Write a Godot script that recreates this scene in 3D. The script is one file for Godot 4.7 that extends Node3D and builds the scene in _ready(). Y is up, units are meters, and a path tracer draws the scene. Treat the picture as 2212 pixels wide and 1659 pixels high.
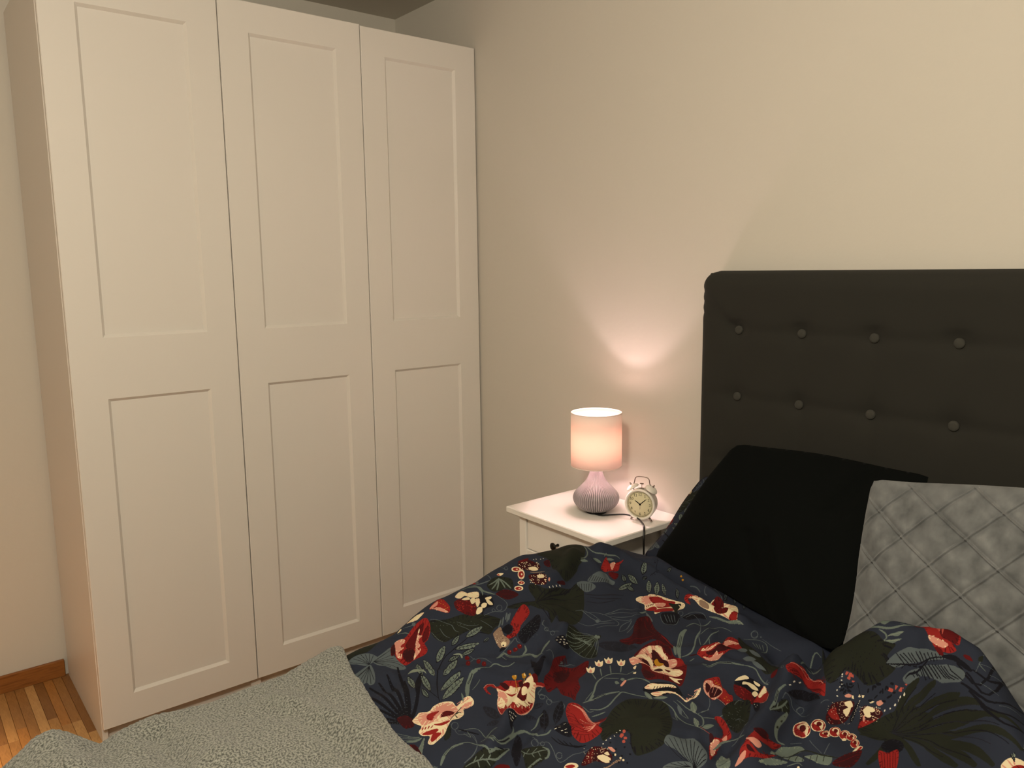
extends Node3D
# A bedroom at night: white wardrobe, bedside table with lamp and alarm clock, dark upholstered bed with floral bedding.
# x runs along the headboard wall, z out from it into the room, y up; metres.

var rng := RandomNumberGenerator.new()
var M := {}
var used := {}

func _ready() -> void:
	rng.seed = 7
	# --- camera, sky, exposure ---
	var cam := Camera3D.new()
	cam.name = "camera"
	cam.transform = Transform3D(Basis(Vector3(0.62712065, -0.01203375, -0.77882917), Vector3(-0.10474554, 0.98949586, -0.09963088), Vector3(0.77184717, 0.14405947, 0.61927281)), Vector3(3.2161, 1.4788, 1.9377))
	cam.fov = 51.776
	cam.near = 0.02
	add_child(cam)
	cam.current = true
	var env := Environment.new()
	env.background_mode = Environment.BG_COLOR
	env.background_color = Color(0.01, 0.01, 0.013)
	env.tonemap_mode = Environment.TONE_MAPPER_LINEAR
	env.tonemap_exposure = 1.0
	env.sdfgi_enabled = true
	env.ssao_enabled = true
	env.ssil_enabled = true
	var we := WorldEnvironment.new()
	we.name = "environment"
	we.environment = env
	add_child(we)
	materials()
	room()
	pendant(Vector3(2.85, 2.25, 2.1), 2.55, Color(1.0, 0.955, 0.87))
	floor_lamp(Vector3(0.75, 0, 2.35), 3.6, Color(1.0, 0.88, 0.74))
	wardrobe()
	bed()
	nightstand()
	table_lamp(Vector3(1.457, 0.7, 0.185), 0.105, Color(1.0, 0.86, 0.87))
	alarm_clock(Vector3(1.614, 0.7, 0.142))
	bedding()

# ---------------------------------------------------------------- helpers
func numbered(called: String) -> String:
	var n: int = used.get(called, 0)
	used[called] = n + 1
	return called if n == 0 else "%s_%03d" % [called, n]

func thing(called: String, label: String, category: String, at := Vector3.ZERO, turn := 0.0, group := "") -> Node3D:
	var o := Node3D.new()
	o.name = numbered(called)
	add_child(o)
	o.position = at
	o.rotation.y = turn
	tag(o, label, category, group)
	return o

func tag(o: Node, label: String, category: String, group := "") -> void:
	o.set_meta("label", label)
	o.set_meta("category", category)
	if group != "":
		o.set_meta("group", group)

func part(called: String, mesh: Mesh, m: Material, parent: Node, at := Transform3D.IDENTITY, label := "") -> MeshInstance3D:
	var o := MeshInstance3D.new()
	o.name = called
	o.mesh = mesh
	o.material_override = m
	o.transform = at
	parent.add_child(o, true)
	if label != "":
		o.set_meta("label", label)
	return o

func structure(called: String, mesh: Mesh, m: Material, label: String, category: String) -> MeshInstance3D:
	var o := part(called, mesh, m, self)
	tag(o, label, category)
	o.set_meta("kind", "structure")
	return o

func st_new(smooth := true) -> SurfaceTool:
	var st := SurfaceTool.new()
	st.begin(Mesh.PRIMITIVE_TRIANGLES)
	st.set_smooth_group(0 if smooth else -1)
	return st

func done(st: SurfaceTool) -> ArrayMesh:
	st.generate_normals()
	return st.commit()

func quad(st: SurfaceTool, a: Vector3, b: Vector3, c: Vector3, d: Vector3, out_dir: Vector3) -> void:
	var n := (c - a).cross(b - a)
	var p := [a, b, c, a, c, d] if n.dot(out_dir) >= 0.0 else [a, c, b, a, d, c]
	for v in p:
		st.set_smooth_group(-1)
		st.add_vertex(v)

# a box with chamfered edges
func add_box(st: SurfaceTool, lo: Vector3, hi: Vector3, bevel := 0.002, turn := Transform3D.IDENTITY) -> void:
	var c := (lo + hi) * 0.5
	var h := (hi - lo) * 0.5
	var b := minf(bevel, minf(h.x, minf(h.y, h.z)) * 0.9)
	var v := func(sx: float, sy: float, sz: float, ax: int) -> Vector3:
		var k := Vector3(sx * (h.x - (0.0 if ax == 0 else b)), sy * (h.y - (0.0 if ax == 1 else b)), sz * (h.z - (0.0 if ax == 2 else b)))
		return turn * (c + k)
	var mid: Vector3 = turn * c
	for s in [-1.0, 1.0]:
		quad(st, v.call(s, -1.0, -1.0, 0), v.call(s, 1.0, -1.0, 0), v.call(s, 1.0, 1.0, 0), v.call(s, -1.0, 1.0, 0), turn.basis * Vector3(s, 0, 0))
		quad(st, v.call(-1.0, s, -1.0, 1), v.call(1.0, s, -1.0, 1), v.call(1.0, s, 1.0, 1), v.call(-1.0, s, 1.0, 1), turn.basis * Vector3(0, s, 0))
		quad(st, v.call(-1.0, -1.0, s, 2), v.call(1.0, -1.0, s, 2), v.call(1.0, 1.0, s, 2), v.call(-1.0, 1.0, s, 2), turn.basis * Vector3(0, 0, s))
		for r in [-1.0, 1.0]:
			quad(st, v.call(s, r, -1.0, 0), v.call(s, r, 1.0, 0), v.call(s, r, 1.0, 1), v.call(s, r, -1.0, 1), turn.basis * Vector3(s, r, 0))
			quad(st, v.call(s, -1.0, r, 0), v.call(s, 1.0, r, 0), v.call(s, 1.0, r, 2), v.call(s, -1.0, r, 2), turn.basis * Vector3(s, 0, r))
			quad(st, v.call(-1.0, s, r, 1), v.call(1.0, s, r, 1), v.call(1.0, s, r, 2), v.call(-1.0, s, r, 2), turn.basis * Vector3(0, s, r))
			for q in [-1.0, 1.0]:
				var a: Vector3 = v.call(s, r, q, 0)
				var b2: Vector3 = v.call(s, r, q, 1)
				var d: Vector3 = v.call(s, r, q, 2)
				st.set_smooth_group(-1)
				var n := (d - a).cross(b2 - a)
				if n.dot(a - mid) >= 0.0:
					st.add_vertex(a); st.add_vertex(b2); st.add_vertex(d)
				else:
					st.add_vertex(a); st.add_vertex(d); st.add_vertex(b2)

func box(lo: Vector3, hi: Vector3, bevel := 0.002) -> ArrayMesh:
	var st := st_new(false)
	add_box(st, lo, hi, bevel)
	return done(st)

# a grid of nu x nv cells; f(i, j) gives the point, g(i, j) the uv
func grid(nu: int, nv: int, f: Callable, g = null, col = null) -> ArrayMesh:
	var st := st_new()
	for j in nv + 1:
		for i in nu + 1:
			if g != null:
				st.set_uv(g.call(i, j))
			if col != null:
				st.set_color(col.call(i, j))
			st.add_vertex(f.call(i, j))
	for j in nv:
		for i in nu:
			var a := j * (nu + 1) + i
			for k in [a, a + 1, a + nu + 2, a, a + nu + 2, a + nu + 1]:
				st.add_index(k)
	return done(st)

# profile: points (radius, height); turned round y
func lathe(profile: Array, n := 48) -> ArrayMesh:
	return grid(n, profile.size() - 1, func(i, j):
		var a: float = TAU * (i % n) / n
		return Vector3(profile[j].x * cos(a), profile[j].y, profile[j].x * sin(a)))

func smooth_profile(pts: Array, steps := 6) -> Array:
	var r := []
	for i in pts.size() - 1:
		var p0: Vector2 = pts[maxi(i - 1, 0)]
		var p3: Vector2 = pts[mini(i + 2, pts.size() - 1)]
		for k in steps:
			r.append(pts[i].cubic_interpolate(pts[i + 1], p0, p3, float(k) / steps))
	r.append(pts[-1])
	return r

func tube(pts: Array, radius: float, n := 10, closed_ends := true) -> ArrayMesh:
	var path := []
	for i in pts.size() - 1:
		var p0: Vector3 = pts[maxi(i - 1, 0)]
		var p3: Vector3 = pts[mini(i + 2, pts.size() - 1)]
		for k in 6:
			path.append(pts[i].cubic_interpolate(pts[i + 1], p0, p3, k / 6.0))
	path.append(pts[-1])
	var m := path.size()
	var rings := []
	var up := Vector3(0.31, 0.9, 0.29).normalized()
	for i in m:
		var d: Vector3 = (path[mini(i + 1, m - 1)] - path[maxi(i - 1, 0)]).normalized()
		var s := d.cross(up).normalized()
		up = s.cross(d).normalized()
		var ring := []
		for k in n:
			var a := TAU * k / n
			ring.append(path[i] + (s * cos(a) + up * sin(a)) * radius)
		rings.append(ring)
	if closed_ends:
		rings.push_front([]); rings.push_back([])
		for k in n:
			rings[0].append(path[0]); rings[-1].append(path[-1])
	return grid(n, rings.size() - 1, func(i, j): return rings[j][i % n])

func sst(a: float, b: float, x: float) -> float:
	var t := clampf((x - a) / (b - a), 0.0, 1.0)
	return t * t * (3.0 - 2.0 * t)

# ---------------------------------------------------------------- materials
func mat(c: Color, rough := 0.6, spec := 0.5) -> StandardMaterial3D:
	var m := StandardMaterial3D.new()
	m.albedo_color = c
	m.roughness = rough
	m.metallic_specular = spec
	return m

func noise_tex(freq: float, ramp: Array, w := 256, as_normal := false, bump := 4.0, kind := FastNoiseLite.TYPE_SIMPLEX_SMOOTH, h := 0, octaves := 4) -> NoiseTexture2D:
	var n := FastNoiseLite.new()
	n.seed = 11
	n.noise_type = kind
	n.frequency = freq
	n.fractal_octaves = octaves
	var t := NoiseTexture2D.new()
	t.width = w
	t.height = h if h > 0 else w
	t.seamless = true
	t.noise = n
	t.as_normal_map = as_normal
	t.bump_strength = bump
	if ramp.size() > 0:
		var g := Gradient.new()
		g.offsets = PackedFloat32Array(range(ramp.size()).map(func(i): return float(i) / (ramp.size() - 1)))
		g.colors = PackedColorArray(ramp)
		t.color_ramp = g
	return t

func triplanar(m: StandardMaterial3D, scale: Vector3, world := true) -> StandardMaterial3D:
	m.uv1_triplanar = true
	m.uv1_world_triplanar = world
	m.uv1_scale = scale
	return m

func materials() -> void:
	M.wall = triplanar(mat(Color(0.80, 0.782, 0.745), 0.85, 0.3), Vector3.ONE * 2.0)
	M.wall.normal_enabled = true
	M.wall.normal_texture = noise_tex(0.08, [], 256, true, 1.2)
	M.wall.normal_scale = 0.12
	M.ceiling = mat(Color(0.78, 0.76, 0.72), 0.9, 0.2)
	M.lacquer = mat(Color(0.86, 0.845, 0.82), 0.32, 0.45)
	M.melamine = mat(Color(0.85, 0.83, 0.80), 0.4, 0.4)
	M.table = mat(Color(0.935, 0.92, 0.895), 0.3, 0.5)
	M.velvet = cloth(Color(0.185, 0.183, 0.17), 0.35, 0.05)
	M.button = cloth(Color(0.25, 0.248, 0.23), 0.45, 0.05)
	M.black_velvet = cloth(Color(0.055, 0.062, 0.06), 0.1, 0.06)
	M.grey_velvet = cloth(Color.WHITE, 0.4, 0.05)
	M.grey_velvet.albedo_texture = noise_tex(0.02, [Color(0.33, 0.34, 0.345), Color(0.39, 0.40, 0.405), Color(0.43, 0.44, 0.445), Color(0.49, 0.5, 0.5)], 512, false, 1.0, FastNoiseLite.TYPE_SIMPLEX_SMOOTH, 0, 5)
	M.mattress = mat(Color(0.15, 0.17, 0.23), 0.9, 0.2)
	M.iron = mat(Color(0.10, 0.085, 0.065), 0.45, 0.5)
	M.iron.metallic = 0.6
	M.dark = mat(Color(0.03, 0.028, 0.025), 0.5, 0.4)
	M.cable = mat(Color(0.02, 0.018, 0.017), 0.35, 0.5)
	M.clock_white = mat(Color(0.9, 0.88, 0.84), 0.28, 0.5)
	M.dial = mat(Color(0.83, 0.8, 0.66), 0.7, 0.3)
	M.ink = mat(Color(0.03, 0.028, 0.025), 0.6, 0.3)
	M.chrome = mat(Color(0.62, 0.57, 0.54), 0.22, 0.5)
	M.chrome.metallic = 1.0
	M.shade = mat(Color(0.97, 0.93, 0.9), 0.9, 0.1)
	M.shade.backlight_enabled = true
	M.shade.backlight = Color(0.6, 0.52, 0.475)
	M.shade.cull_mode = BaseMaterial3D.CULL_DISABLED
	M.bulb = mat(Color(1, 1, 1), 0.5, 0.2)
	M.bulb.emission_enabled = true
	M.bulb.emission = Color(1.0, 0.9, 0.82)
	M.bulb.emission_energy_multiplier = 4.0
	M.globe = mat(Color(0.95, 0.93, 0.88), 0.6, 0.3)
	M.globe.emission_enabled = true
	M.globe.emission = Color(1.0, 0.9, 0.72)
	M.globe.emission_energy_multiplier = 1.5
	M.ceramic = mat(Color(0.56, 0.53, 0.54), 0.28, 0.5)
	var oak := [[Color(0.50, 0.34, 0.18), Color(0.63, 0.45, 0.26)], [Color(0.58, 0.41, 0.23), Color(0.71, 0.53, 0.32)], [Color(0.44, 0.29, 0.15), Color(0.55, 0.38, 0.21)], [Color(0.64, 0.47, 0.28), Color(0.77, 0.6, 0.39)], [Color(0.55, 0.36, 0.17), Color(0.68, 0.47, 0.25)]]
	M.oak = []
	for c in oak:
		var m := triplanar(mat(Color.WHITE, 0.42, 0.4), Vector3(1.2, 4.0, 7.0), false)
		m.albedo_texture = noise_tex(0.03, [c[0], c[1], c[0].lerp(c[1], 0.6), c[1]], 256)
		M.oak.append(m)
	M.baseboard = triplanar(mat(Color.WHITE, 0.45, 0.35), Vector3(4.0, 9.0, 1.0), false)
	M.baseboard.albedo_texture = noise_tex(0.03, [Color(0.45, 0.27, 0.12), Color(0.58, 0.37, 0.18), Color(0.51, 0.32, 0.15)], 256)
	M.wool = mat(Color.WHITE, 1.0, 0.1)
	M.wool.albedo_texture = noise_tex(0.14, [Color(0.16, 0.165, 0.155), Color(0.33, 0.34, 0.32), Color(0.5, 0.51, 0.48), Color(0.58, 0.585, 0.555), Color(0.63, 0.635, 0.605)], 512, false, 1.0, FastNoiseLite.TYPE_SIMPLEX, 0, 3)
	M.wool.normal_enabled = true
	M.wool.normal_texture = noise_tex(0.14, [], 512, true, 5.0, FastNoiseLite.TYPE_SIMPLEX, 0, 3)
	M.wool.normal_scale = 0.75
	M.wool.rim_enabled = true
	M.wool.rim = 0.4
	var print_image := floral_print()
	M.floral = mat(Color.WHITE, 0.85, 0.25)
	M.floral.albedo_texture = ImageTexture.create_from_image(print_image)
	M.floral.normal_enabled = true
	M.floral.normal_texture = noise_tex(0.02, [], 512, true, 3.0)
	M.floral.normal_scale = 0.25

func cloth(c: Color, rim: float, spec: float) -> StandardMaterial3D:
	var m := mat(c, 0.95, spec)
	m.rim_enabled = true
	m.rim = rim
	m.rim_tint = 0.5
	return m

# the printed cotton of the duvet cover: flat shapes of dye on a navy ground
const DYE := [Color8(38, 43, 56), Color8(31, 34, 27), Color8(17, 17, 24), Color8(91, 102, 96), Color8(116, 125, 111), Color8(78, 87, 91), Color8(129, 31, 29), Color8(80, 15, 17), Color8(48, 15, 19), Color8(190, 131, 115), Color8(210, 196, 162), Color8(162, 76, 65), Color8(164, 116, 30), Color8(130, 108, 92), Color8(201, 198, 183), Color8(30, 31, 40)]

func floral_print() -> Image:
	var im := Image.create(2048, 2048, false, Image.FORMAT_RGB8)
	im.fill(DYE[0])
	# the pattern recurs down and across the cloth; each repeat lies on a clear ground
	for shift in [Vector2(760, 640), Vector2(380, 1010), Vector2(1180, 260), Vector2.ZERO]:
		print_repeat(im, shift)
	im.generate_mipmaps()
	return im

func print_repeat(im: Image, shift: Vector2) -> void:
	var all := PackedVector2Array()
	for o in PRINT:
		for k in range(0, o[3].size(), 2):
			all.append(Vector2(o[3][k], o[3][k + 1]) + shift)
	fill_poly(im, Geometry2D.convex_hull(all), DYE[0])
	for o in PRINT:
		var pts := PackedVector2Array()
		for k in range(0, o[3].size(), 2):
			pts.append(Vector2(o[3][k], o[3][k + 1]) + shift)
		var c: Color = DYE[o[1]]
		if o[0] == 0:
			var shape := round_off(pts, true)
			fill_poly(im, shape, c)
			if BRUSH.has(o[1]):
				brush_marks(im, shape, DYE[BRUSH[o[1]]])
		elif o[0] == 1:
			stroke(im, round_off(pts, false), o[2], c)
		else:
			for p in pts:
				dot(im, p, o[2] * 0.5, c)

# fine strokes of a second dye drawn in from the rim of a petal, as the printed brushwork shows
const BRUSH := {6: 7, 7: 8, 8: 7, 9: 10, 10: 9, 3: 4, 1: 2, 2: 15}

func brush_marks(im: Image, p: PackedVector2Array, c: Color) -> void:
	var lo := p[0]
	var hi := p[0]
	var mid := Vector2.ZERO
	for v in p:
		lo = lo.min(v)
		hi = hi.max(v)
		mid += v / p.size()
	var size := (hi - lo).length()
	if size < 55.0:
		return
	var run := 0.0
	var gap := 0.0
	for i in p.size():
		run += p[i].distance_to(p[(i + 1) % p.size()])
		if run < gap:
			continue
		run = 0.0
		gap = rng.randf_range(5.0, 17.0)
		var a := p[i].lerp(mid, 0.03)
		var b := p[i].lerp(mid, rng.randf_range(0.12, 0.36)) + Vector2(rng.randf_range(-4, 4), rng.randf_range(-4, 4))
		stroke(im, PackedVector2Array([a, b]), rng.randf_range(1.6, 3.2), c)

func round_off(p: PackedVector2Array, closed: bool) -> PackedVector2Array:
	var r := PackedVector2Array()
	var n := p.size()
	for i in (n if closed else n - 1):
		var a := p[(i - 1 + n) % n] if closed else p[maxi(i - 1, 0)]
		var d := p[(i + 2) % n] if closed else p[mini(i + 2, n - 1)]
		for k in 5:
			r.append(p[i].cubic_interpolate(p[(i + 1) % n], a, d, k / 5.0))
	if not closed:
		r.append(p[n - 1])
	return r

func fill_poly(im: Image, p: PackedVector2Array, c: Color) -> void:
	var y0 := 4000.0
	var y1 := -1.0
	for v in p:
		y0 = minf(y0, v.y)
		y1 = maxf(y1, v.y)
	for y in range(maxi(0, int(y0)), mini(2047, int(y1) + 1) + 1):
		var xs := []
		var yy := y + 0.5
		for i in p.size():
			var a := p[i]
			var b := p[(i + 1) % p.size()]
			if (a.y <= yy) != (b.y <= yy):
				xs.append(a.x + (yy - a.y) / (b.y - a.y) * (b.x - a.x))
		xs.sort()
		for k in range(0, xs.size() - 1, 2):
			var x0 := maxi(0, roundi(xs[k]))
			var x1 := mini(2048, roundi(xs[k + 1]))
			if x1 > x0:
				im.fill_rect(Rect2i(x0, y, x1 - x0, 1), c)

func dot(im: Image, p: Vector2, r: float, c: Color) -> void:
	for y in range(int(p.y - r), int(p.y + r) + 1):
		if y < 0 or y > 2047:
			continue
		var h := r * r - (y + 0.5 - p.y) * (y + 0.5 - p.y)
		if h > 0.0:
			var x0 := clampi(roundi(p.x - sqrt(h)), 0, 2047)
			var x1 := clampi(roundi(p.x + sqrt(h)), 0, 2048)
			if x1 > x0:
				im.fill_rect(Rect2i(x0, y, x1 - x0, 1), c)

func stroke(im: Image, p: PackedVector2Array, w: float, c: Color) -> void:
	var total := 0.0
	for i in p.size() - 1:
		total += p[i].distance_to(p[i + 1])
	var run := 0.0
	for i in p.size() - 1:
		var l := p[i].distance_to(p[i + 1])
		var n := maxi(1, int(l / maxf(1.0, w * 0.25)))
		for k in n:
			var t := (run + l * k / n) / maxf(total, 1.0)
			var taper := 0.55 + 0.45 * minf(1.0, minf(t, 1.0 - t) * 5.0)
			dot(im, p[i].lerp(p[i + 1], float(k) / n), maxf(0.8, w * 0.5 * taper), c)
		run += l

# ---------------------------------------------------------------- the room
func room() -> void:
	var X := 4.4
	var Z := 4.2
	var H := 2.583
	structure("wall_back", box(Vector3(-0.12, -0.1, -0.12), Vector3(X + 0.12, H + 0.1, 0), 0.0), M.wall, "plain cream painted wall behind the headboard", "wall")
	structure("wall_left", box(Vector3(-0.12, -0.1, 0), Vector3(0, H + 0.1, Z), 0.0), M.wall, "plain cream painted wall behind the white wardrobe", "wall")
	structure("wall_right", box(Vector3(X, -0.1, 0), Vector3(X + 0.12, H + 0.1, Z), 0.0), M.wall, "plain cream painted wall facing the wardrobe", "wall")
	structure("wall_front", box(Vector3(-0.12, -0.1, Z), Vector3(X + 0.12, H + 0.1, Z + 0.12), 0.0), M.wall, "plain cream painted wall beyond the foot of the bed", "wall")
	structure("ceiling", box(Vector3(0, H, 0), Vector3(X, H + 0.12, Z), 0.0), M.ceiling, "plain off-white ceiling over the wardrobe", "ceiling")
	var fl := structure("floor", box(Vector3(0, -0.12, 0), Vector3(X, -0.006, Z), 0.0), M.oak[0], "honey oak strip parquet floor beside the wardrobe", "floor")
	# strips of parquet laid across from the wall, where the floor shows
	var kinds := []
	for l in [0.17, 0.24, 0.31, 0.38]:
		kinds.append(box(Vector3(0.0004, -0.012, 0.0004), Vector3(l - 0.0004, 0, 0.0296), 0.0006))
	var lens := [0.17, 0.24, 0.31, 0.38]
	var rest := []
	for k in 5:
		rest.append(st_new(false))
	for row in 140:
		var z := 0.03 * row
		var x := 0.0
		while x < X:
			var k := rng.randi() % 4
			var m := rng.randi() % 5
			var x0 := maxf(x, 0.0)
			var x1 := minf(x + lens[k], X)
			if z > 1.43 and z < 2.2 and x < 1.7 and x >= 0.0:
				part("plank", kinds[k], M.oak[m], fl, Transform3D(Basis.IDENTITY, Vector3(x, 0, z)))
			elif x1 - x0 > 0.01:
				add_box(rest[m], Vector3(x0 + 0.0004, -0.012, z + 0.0004), Vector3(x1 - 0.0004, 0, z + 0.0296), 0.0006)
			x += lens[k]
	var joined := ArrayMesh.new()
	for k in 5:
		rest[k].generate_normals()
		rest[k].set_material(M.oak[k])
		rest[k].commit(joined)
	var more := MeshInstance3D.new()
	more.name = "planks"
	more.mesh = joined
	more.set_meta("kind", "stuff")
	fl.add_child(more)
	structure("baseboard_left", box(Vector3(0, 0, 1.515), Vector3(0.015, 0.063, Z), 0.002), M.baseboard, "low oak baseboard along the wall beside the wardrobe", "baseboard")
	structure("baseboard_back", box(Vector3(0.62, 0, 0), Vector3(X, 0.063, 0.015), 0.002), M.baseboard, "low oak baseboard along the wall behind the bed", "baseboard")

func pendant(at: Vector3, energy: float, c: Color) -> void:
	var t := thing("pendant_lamp", "round opal glass pendant lamp hanging above the bed", "lamp", Vector3(at.x, 2.583, at.z))
	part("canopy", lathe([Vector2(0, -0.03), Vector2(0.045, -0.028), Vector2(0.055, 0)], 32), M.clock_white, t)
	part("cable", tube([Vector3(0, -0.02, 0), Vector3(0, -0.15, 0), Vector3(0, at.y - 2.583 + 0.13, 0)], 0.003), M.cable, t)
	var prof := []
	for i in 25:
		var a := PI * i / 24
		prof.append(Vector2(0.14 * sin(a), at.y - 2.583 - 0.14 * cos(a)))
	part("globe", lathe(prof, 40), M.globe, t)
	var l := OmniLight3D.new()
	l.name = "pendant_light"
	l.position = Vector3(0, at.y - 2.583, 0)
	l.light_color = c
	l.light_energy = energy
	l.light_size = 0.13
	l.omni_range = 12.0
	l.omni_attenuation = 2.0
	l.shadow_enabled = true
	t.add_child(l)

func floor_lamp(at: Vector3, energy: float, c: Color) -> void:
	var t := thing("floor_lamp", "dark metal reading lamp with a downward shade standing beyond the foot of the wardrobe", "lamp", at)
	part("base", lathe([Vector2(0, 0.0), Vector2(0.13, 0.0), Vector2(0.135, 0.01), Vector2(0.12, 0.02), Vector2(0.02, 0.025), Vector2(0, 0.025)]), M.iron, t, Transform3D(Basis.IDENTITY, Vector3(-0.22, 0, 0.25)))
	part("pole", tube([Vector3(-0.22, 0.02, 0.25), Vector3(-0.22, 0.8, 0.25), Vector3(-0.22, 1.45, 0.25), Vector3(-0.16, 1.56, 0.18), Vector3(0, 1.5, 0)], 0.009), M.iron, t)
	part("lamp_shade", lathe([Vector2(0.012, 1.5), Vector2(0.04, 1.495), Vector2(0.055, 1.44), Vector2(0.0645, 1.26), Vector2(0.0622, 1.26), Vector2(0.053, 1.438), Vector2(0.038, 1.49), Vector2(0.01, 1.494)], 40), M.iron, t)
	var prof := []
	for i in 13:
		var a := PI * i / 12
		prof.append(Vector2(0.018 * sin(a), 1.38 - 0.018 * cos(a)))
	part("bulb", lathe(prof, 24), M.bulb, t)
	var l := OmniLight3D.new()
	l.name = "reading_light"
	l.position = Vector3(0, 1.38, 0)
	l.light_color = c
	l.light_energy = energy
	l.light_size = 0.012
	l.omni_range = 12.0
	l.omni_attenuation = 2.0
	l.shadow_enabled = true
	t.add_child(l)

# ---------------------------------------------------------------- wardrobe
func wardrobe() -> void:
	var g := 0.006
	var t := thing("wardrobe", "tall white wardrobe with three doors of recessed panels", "wardrobe", Vector3(0.0, 0, g))
	var top := 2.338
	part("side_panel", box(Vector3(0.018, 0, 0), Vector3(0.578, top, 0.018)), M.melamine, t)
	part("side_panel", box(Vector3(0.018, 0, 1.482), Vector3(0.578, top, 1.5)), M.melamine, t)
	part("divider", box(Vector3(0.02, 0, 0.982), Vector3(0.577, top - 0.002, 1.018), 0.001), M.melamine, t)
	part("back_panel", box(Vector3(0.018, 0.06, 0.018), Vector3(0.022, top - 0.02, 1.482), 0.0), M.melamine, t)
	part("top_panel", box(Vector3(0.018, top - 0.018, 0.018), Vector3(0.577, top - 0.001, 1.482)), M.melamine, t)
	part("bottom_panel", box(Vector3(0.022, 0.042, 0.018), Vector3(0.574, 0.06, 1.482)), M.melamine, t)
	part("plinth", box(Vector3(0.545, 0, 0.018), Vector3(0.561, 0.042, 1.482)), M.melamine, t)
	var tops := [2.333, 2.337, 2.337]
	for k in 3:
		var z0 := 0.5 * k + 0.0016
		var z1 := 0.5 * k + 0.4984
		var d := part("door", door_mesh(z0, z1, 0.0534, tops[k]), M.lacquer, t)
		for r in [[2.241, 1.288], [1.102, 0.1476]]:
			var w := 0.009
			part("panel", box(Vector3(0.585, r[1] + w - 0.002, 0.5 * k + 0.096 + w - 0.002), Vector3(0.5908, r[0] - w + 0.002, 0.5 * k + 0.404 - w + 0.002), 0.0), M.lacquer, d)

# stiles and rails with sloping inner edges round two openings
func door_mesh(z0: float, z1: float, y0: float, y1: float) -> ArrayMesh:
	var st := st_new(false)
	var xf := 0.6
	var xb := 0.581
	var e := 0.0018
	var a := 0.5 * roundf(z0 * 2.0) + 0.096
	var b := 0.5 * roundf(z0 * 2.0) + 0.404
	var ys := [y0 + e, 0.1476, 1.102, 1.288, 2.241, y1 - e]
	var zs := [z0 + e, a, b, z1 - e]
	var f := Vector3(1, 0, 0)
	for j in 5:
		for i in 3:
			if i == 1 and (j == 1 or j == 3):
				continue
			quad(st, Vector3(xf, ys[j], zs[i]), Vector3(xf, ys[j], zs[i + 1]), Vector3(xf, ys[j + 1], zs[i + 1]), Vector3(xf, ys[j + 1], zs[i]), f)
	var w := 0.009
	var xi := 0.5905
	for r in [[0.1476, 1.102], [1.288, 2.241]]:
		var o := [Vector3(xf, r[0], a), Vector3(xf, r[0], b), Vector3(xf, r[1], b), Vector3(xf, r[1], a)]
		var n := [Vector3(xi, r[0] + w, a + w), Vector3(xi, r[0] + w, b - w), Vector3(xi, r[1] - w, b - w), Vector3(xi, r[1] - w, a + w)]
		for k in 4:
			quad(st, o[k], o[(k + 1) % 4], n[(k + 1) % 4], n[k], f)
	# edges and back
	var c := [Vector3(xf, y0 + e, z0 + e), Vector3(xf, y0 + e, z1 - e), Vector3(xf, y1 - e, z1 - e), Vector3(xf, y1 - e, z0 + e)]
	var m := [Vector3(xf - e, y0, z0), Vector3(xf - e, y0, z1), Vector3(xf - e, y1, z1), Vector3(xf - e, y1, z0)]
	var q := [Vector3(xb, y0, z0), Vector3(xb, y0, z1), Vector3(xb, y1, z1), Vector3(xb, y1, z0)]
	var out := [Vector3(0, -1, 0), Vector3(0, 0, 1), Vector3(0, 1, 0), Vector3(0, 0, -1)]
	for k in 4:
		quad(st, c[k], c[(k + 1) % 4], m[(k + 1) % 4], m[k], out[k] + f)
		quad(st, m[k], m[(k + 1) % 4], q[(k + 1) % 4], q[k], out[k])
	quad(st, q[0], q[1], q[2], q[3], -f)
	return done(st)

# ---------------------------------------------------------------- bedside table
func nightstand() -> void:
	var o := Vector3(1.22, 0, 0.0195)
	var t := thing("nightstand", "small white wooden nightstand with one drawer between wardrobe and bed", "nightstand", o)
	part("top", box(Vector3(0, 0.68, 0), Vector3(0.459, 0.7, 0.3495), 0.0025), M.table, t)
	for x in [0.045, 0.459 - 0.045 - 0.034]:
		for z in [0.02, 0.3495 - 0.02 - 0.034]:
			part("leg", box(Vector3(x, 0, z), Vector3(x + 0.034, 0.68, z + 0.034)), M.table, t)
	part("side_panel", box(Vector3(0.052, 0.52, 0.054), Vector3(0.066, 0.68, 0.2955), 0.001), M.table, t)
	part("side_panel", box(Vector3(0.393, 0.52, 0.054), Vector3(0.407, 0.68, 0.2955), 0.001), M.table, t)
	part("back_panel", box(Vector3(0.079, 0.52, 0.03), Vector3(0.38, 0.68, 0.042), 0.001), M.table, t)
	part("rail", box(Vector3(0.079, 0.548, 0.296), Vector3(0.38, 0.568, 0.327), 0.0015), M.table, t)
	part("lower_shelf", box(Vector3(0.047, 0.16, 0.025), Vector3(0.412, 0.178, 0.322), 0.002), M.table, t)
	var d := part("drawer", box(Vector3(0.0815, 0.5705, 0.06), Vector3(0.3775, 0.6775, 0.3235), 0.0015), M.table, t)
	part("knob", lathe([Vector2(0.0, 0.0), Vector2(0.0048, 0.0), Vector2(0.0045, 0.003), Vector2(0.0036, 0.006), Vector2(0.0036, 0.018), Vector2(0.012, 0.0205), Vector2(0.0125, 0.0235), Vector2(0.008, 0.0265), Vector2(0, 0.027)], 28), M.iron, d, Transform3D(Basis(Vector3.RIGHT, PI / 2), Vector3(0.2295, 0.622, 0.3235)), "dark round metal knob")

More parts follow.
